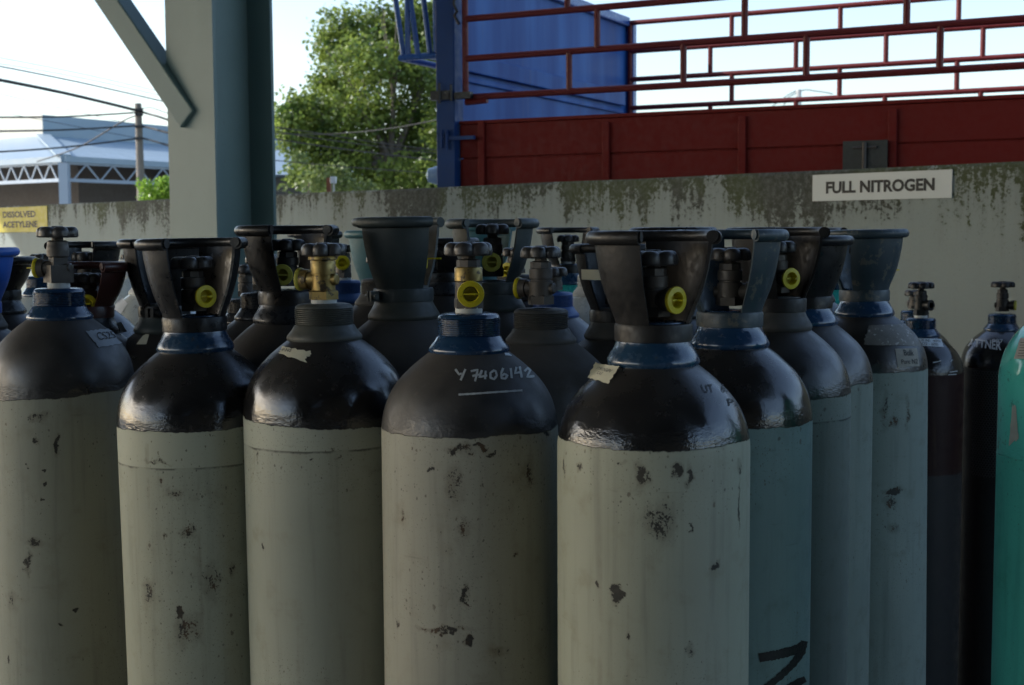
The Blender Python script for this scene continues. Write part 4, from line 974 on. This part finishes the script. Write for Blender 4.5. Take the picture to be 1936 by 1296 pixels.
tag(tree, "big leafy tree with sunlit yellow green crown between the column and the truck", "tree")
lob = [(640, 58, 46), (700, 60, 55), (752, 48, 55), (810, 60, 50), (800, 20, 40), (625, 100, 40), (690, 120, 62), (760, 120, 66), (820, 130, 60), (612, 150, 30), (650, 165, 55),
       (560, 205, 38), (600, 215, 55), (660, 225, 62), (730, 215, 60), (800, 215, 62), (545, 250, 40), (590, 275, 58), (650, 290, 64), (720, 295, 60), (790, 290, 66), (850, 250, 60),
       (570, 330, 34), (620, 335, 46), (690, 345, 60), (760, 345, 60), (830, 340, 60), (590, 240, 40), (540, 225, 26), (870, 170, 60), (870, 310, 60)]
cs = []
for (x, y, r) in lob:
    Y = TD + rnd.uniform(-1.0, 1.2); cs.append((pix(x, y, Y) - tree.location, r * .92 * Y / FPX))
mb = MB(); leaves(mb, cs, 9500, .112, rnd)
mb.build("crown", leaf_mat("tree_leaf", (.06, .115, .025), (.29, .36, .07), .5), tree, smooth=False)
tk = MB()
base_ = Vector((0, 0, 0)); fork = pix(738, 300, TD) - tree.location
tk.tube([base_, fork * .5, fork], [.22, .19, .15], 10)
for (x, y) in ((640, 90), (700, 110), (760, 60), (820, 110), (600, 215), (575, 260), (690, 220), (800, 200), (850, 240), (640, 300)):
    e = pix(x, y, TD + rnd.uniform(-.6, .6)) - tree.location; mid_ = fork.lerp(e, .5) + Vector((rnd.uniform(-.1, .1), 0, -.12))
    tk.tube([fork - Vector((0, 0, .25)), fork.lerp(mid_, .5) + Vector((0, 0, -.05)), mid_, e], [.10, .07, .045, .012], 6)
    for _ in range(3):
        e2 = e + Vector((rnd.uniform(-.5, .5), rnd.uniform(-.4, .4), rnd.uniform(-.2, .5))); tk.tube([mid_, (mid_ + e2) / 2 + Vector((0, 0, .08)), e2], [.03, .02, .006], 5)
tk.build("trunk", M_bark, tree)
# feathery bush above the wall
bush = empty("bush", (0, 0, 0)); b0_ = pix(300, 372, 18); bush.location = (b0_.x, b0_.y, 0); tag(bush, "bright green feathery bush just above the wall beside the column", "bush")
cs = [(pix(x, y, 18 + rnd.uniform(-.2, .2)) - bush.location, r * 18 / FPX) for (x, y, r) in ((276, 350, 9), (268, 347, 6), (290, 362, 16), (312, 356, 16), (308, 346, 10), (330, 360, 22), (295, 374, 14), (320, 378, 20), (275, 378, 10))]
mb = MB(); leaves(mb, cs, 620, .045, rnd); mb.build("foliage", leaf_mat("bush_leaf", (.10, .20, .02), (.26, .42, .05), .55), bush, smooth=False)
tk = MB(); tk.tube([(0, 0, 0), cs[2][0]], [.03, .012], 6); tk.tube([(0.05, 0, 0), cs[5][0]], [.03, .012], 6); tk.build("stem", M_bark, bush)
# low dark shrub mass behind the wall right of the column
shr = empty("shrub", (0, 0, 0)); b0_ = pix(560, 360, 24); shr.location = (b0_.x, b0_.y, 0); tag(shr, "shrub with pale leaves low over the wall beneath the tree", "shrub")
cs = [(pix(x, y, 24 + rnd.uniform(-.3, .3)) - shr.location, r * 24 / FPX) for (x, y, r) in ((585, 340, 18), (610, 330, 16), (600, 350, 16), (650, 350, 20), (690, 355, 16), (535, 356, 6), (640, 325, 14), (565, 300, 12))]
mb = MB(); leaves(mb, cs, 260, .085, rnd); mb.build("foliage", leaf_mat("shrub_leaf", (.07, .11, .03), (.22, .27, .08), .4), shr, smooth=False)
tk = MB(); tk.tube([(0, 0, 0), cs[0][0]], [.04, .015], 6); tk.tube([(0, 0, 0), cs[3][0]], [.04, .015], 6); tk.build("stem", M_bark, shr)

# ------------------------------------------------------------------ poles, lines, post box
M_pole = paint("weathered_pole", (.17, .15, .125), .85, var=.3, scale=6)
M_cable = flat_mat("black_cable", (.02, .02, .02), .6)
PD = 30.0
pt_, pb_ = pix(261, 196, PD), pix(268, 378, PD)
pole = empty("utility_pole", (pb_.x, pb_.y, 0)); tag(pole, "weathered utility pole carrying cables in front of the open building", "pole")
mb = MB(); mb.tube([(0, 0, 0), Vector((pt_.x - pb_.x, pt_.y - pb_.y, pt_.z))], [.115, .075], 12); mb.build("pole_shaft", M_pole, pole)
mb = MB()
for y in (208, 217, 240, 262): mb.box(pix(263, y, PD - .1) - pole.location, (.16, .1, .05))
mb.build("cable_clamps", M_cable, pole, smooth=False)
def cable(label, pts, w, Ds, sag=0.0):
    mb = MB(); n = 24; P3 = [pix(x, y, d_) for (x, y), d_ in zip(pts, Ds)]
    out = []
    if len(P3) == 2:
        for i in range(n + 1):
            s = i / n; out.append(P3[0].lerp(P3[1], s) - Vector((0, 0, 4 * sag * s * (1 - s))))
    else:
        for a in range(len(P3) - 1):
            for i in range(8):
                s = i / 8; p0, p1, p2, p3 = P3[max(a - 1, 0)], P3[a], P3[a + 1], P3[min(a + 2, len(P3) - 1)]
                out.append(.5 * ((2 * p1) + (p2 - p0) * s + (2 * p0 - 5 * p1 + 4 * p2 - p3) * s * s + (3 * p1 - p0 - 3 * p2 + p3) * s ** 3))
        out.append(P3[-1])
    o0 = out[0].copy(); mb.tube([p - o0 for p in out], w, 6); o = mb.build("overhead_cable", M_cable, None); o.location = o0
    tag(o, label, "cable", "overhead cables")
cb_ = cable
cb_("thickest overhead cable sloping down to the pole top", [(-40, 144), (120, 176), (262, 210)], .034, [24, 27, PD])
cb_("thin cable high above the thickest cable", [(-40, 118), (150, 156), (330, 197)], .014, [24, 27, 31])
cb_("faint wire topmost over the pale roof", [(-40, 102), (150, 139), (330, 180)], .006, [24, 27, 31])
cb_("faint wire second from the top over the pale roof", [(-40, 114), (150, 147), (330, 187)], .006, [24, 27, 31])
cb_("nearly level cable just under the pole top, crossing the cream upper wall", [(-40, 222), (120, 221), (262, 213)], .020, [26, 28, PD])
cb_("nearly level cable crossing the blue upper wall at mid height", [(-40, 249), (120, 246), (262, 238)], .020, [26, 28, PD])
cb_("lowest level cable crossing the skirt roof", [(-40, 290), (120, 279), (262, 262)], .020, [26, 28, PD])
cb_("cable swooping down from the pole to the eaves corner", [(262, 219), (235, 228), (150, 278), (70, 306)], .016, [PD, 30.5, 32, 34])
cb_("thin wire falling across the roof towards the column", [(-40, 205), (120, 235), (330, 275)], .006, [26, 29, 33])
cb_("thin wire crossing below the blue upper wall", [(-40, 168), (120, 206), (330, 252)], .006, [26, 29, 33])
cb_("knotted cable running from the pole towards the column top", [(262, 210), (285, 217), (300, 221), (340, 235)], .026, [PD, 29.8, 29.6, 29.4])
cb_("cable with clamps running right from the middle of the pole", [(265, 238), (290, 244), (310, 250), (345, 258)], .022, [PD, 29.8, 29.6, 29.4])
cb_("cable sloping right from the lower part of the pole", [(268, 261), (300, 270), (345, 285)], .018, [PD, 29.8, 29.6])
cb_("looped thin wire between pole top and column", [(265, 206), (285, 204), (310, 212), (340, 222)], .010, [PD, 29.8, 29.6, 29.4])
cb_("pale cable rising across the tree towards the blue post", [(515, 253), (620, 254), (740, 243), (850, 222)], .007, [20, 20, 19.5, 19])
cb_("highest of the dark wires falling across the tree", [(515, 240), (600, 252), (700, 268), (850, 288)], .009, [22, 22, 22, 22])
cb_("second dark wire falling across the tree", [(515, 247), (600, 262), (720, 278), (850, 293)], .009, [22, 22, 22, 22])
cb_("thicker dark wire falling across the tree", [(515, 262), (640, 281), (850, 307)], .011, [22, 22, 22])
cb_("lowest dark wire crossing the foot of the tree", [(515, 303), (640, 315), (850, 330)], .008, [22, 22, 22])
# meter box on a post behind the wall
mp = pix(628, 341, 10.5); mpo = empty("meter_post", (mp.x, mp.y, 0)); tag(mpo, "white box on a brown post just above the wall under the tree", "meter box")
mb = MB(); mb.box((-.03, .03, (mp.z + .02) / 2), (.032, .05, mp.z + .02)); mb.build("post", flat_mat("rusty_post", (.22, .09, .05), .8), mpo, smooth=False)
mb = MB(); mb.box((.012, -.02, mp.z), (.046, .04, .053)); mb.build("box", flat_mat("white_box", (.7, .7, .66), .5), mpo, smooth=False, bevel=.004)
mb = MB(); mb.box((.012, -.01, (mp.z - .03) / 2), (.012, .02, mp.z - .03)); mb.build("conduit", flat_mat("white_pipe", (.6, .6, .55), .5), mpo, smooth=False)
# distant lamp post with wires beyond the truck
lp0 = pix(1510, 170, 45); lpo = empty("lamp_post", (lp0.x, lp0.y, 0)); tag(lpo, "distant pale lamp post with bracket wires seen through the truck rails", "pole")
mb = MB(); mb.tube([(0, 0, 0), (0, 0, lp0.z)], [.12, .09], 8); mb.build("pole_shaft", flat_mat("pale_pole", (.45, .46, .44), .7), lpo)
mb = MB()
for (pa) in ([(1505, 172), (1490, 180), (1458, 203)], [(1505, 176), (1490, 185), (1480, 203)], [(1515, 172), (1524, 170), (1560, 175), (1575, 178)]):
    mb.tube([pix(x, y, 45) - lpo.location for x, y in pa], .016, 5)
mb.build("bracket_wire", M_cable, lpo)

# ------------------------------------------------------------------ light
SUN_EL, SAZ = 30, Vector((-1, .12, 0)).normalized()
S = Vector((SAZ.x * math.cos(R_(SUN_EL)), SAZ.y * math.cos(R_(SUN_EL)), math.sin(R_(SUN_EL))))
sd = bpy.data.lights.new("sun", 'SUN'); sd.energy = 3.0; sd.angle = R_(.5); sd.color = (1, .975, .945)
so = bpy.data.objects.new("sun", sd); COL.objects.link(so); so.rotation_euler = S.to_track_quat('Z', 'Y').to_euler(); so.location = (-5, 0, 12)
w = bpy.data.worlds.new("World"); scene.world = w; w.use_nodes = True
nt = w.node_tree; bg = nt.nodes["Background"]; sky = nt.nodes.new("ShaderNodeTexSky"); sky.sky_type = 'NISHITA'
sky.sun_disc = False; sky.sun_elevation = R_(SUN_EL); sky.sun_rotation = math.atan2(SAZ.x, SAZ.y)
sky.air_density = 1.0; sky.dust_density = 1.6; sky.ozone_density = 1.0
nt.links.new(sky.outputs[0], bg.inputs["Color"]); bg.inputs["Strength"].default_value = .15
scene.view_settings.view_transform = 'Standard'; scene.view_settings.look = 'None'; scene.view_settings.exposure = 1.05; scene.view_settings.gamma = 1
scene.cycles.max_bounces = 8; scene.cycles.use_denoising = True
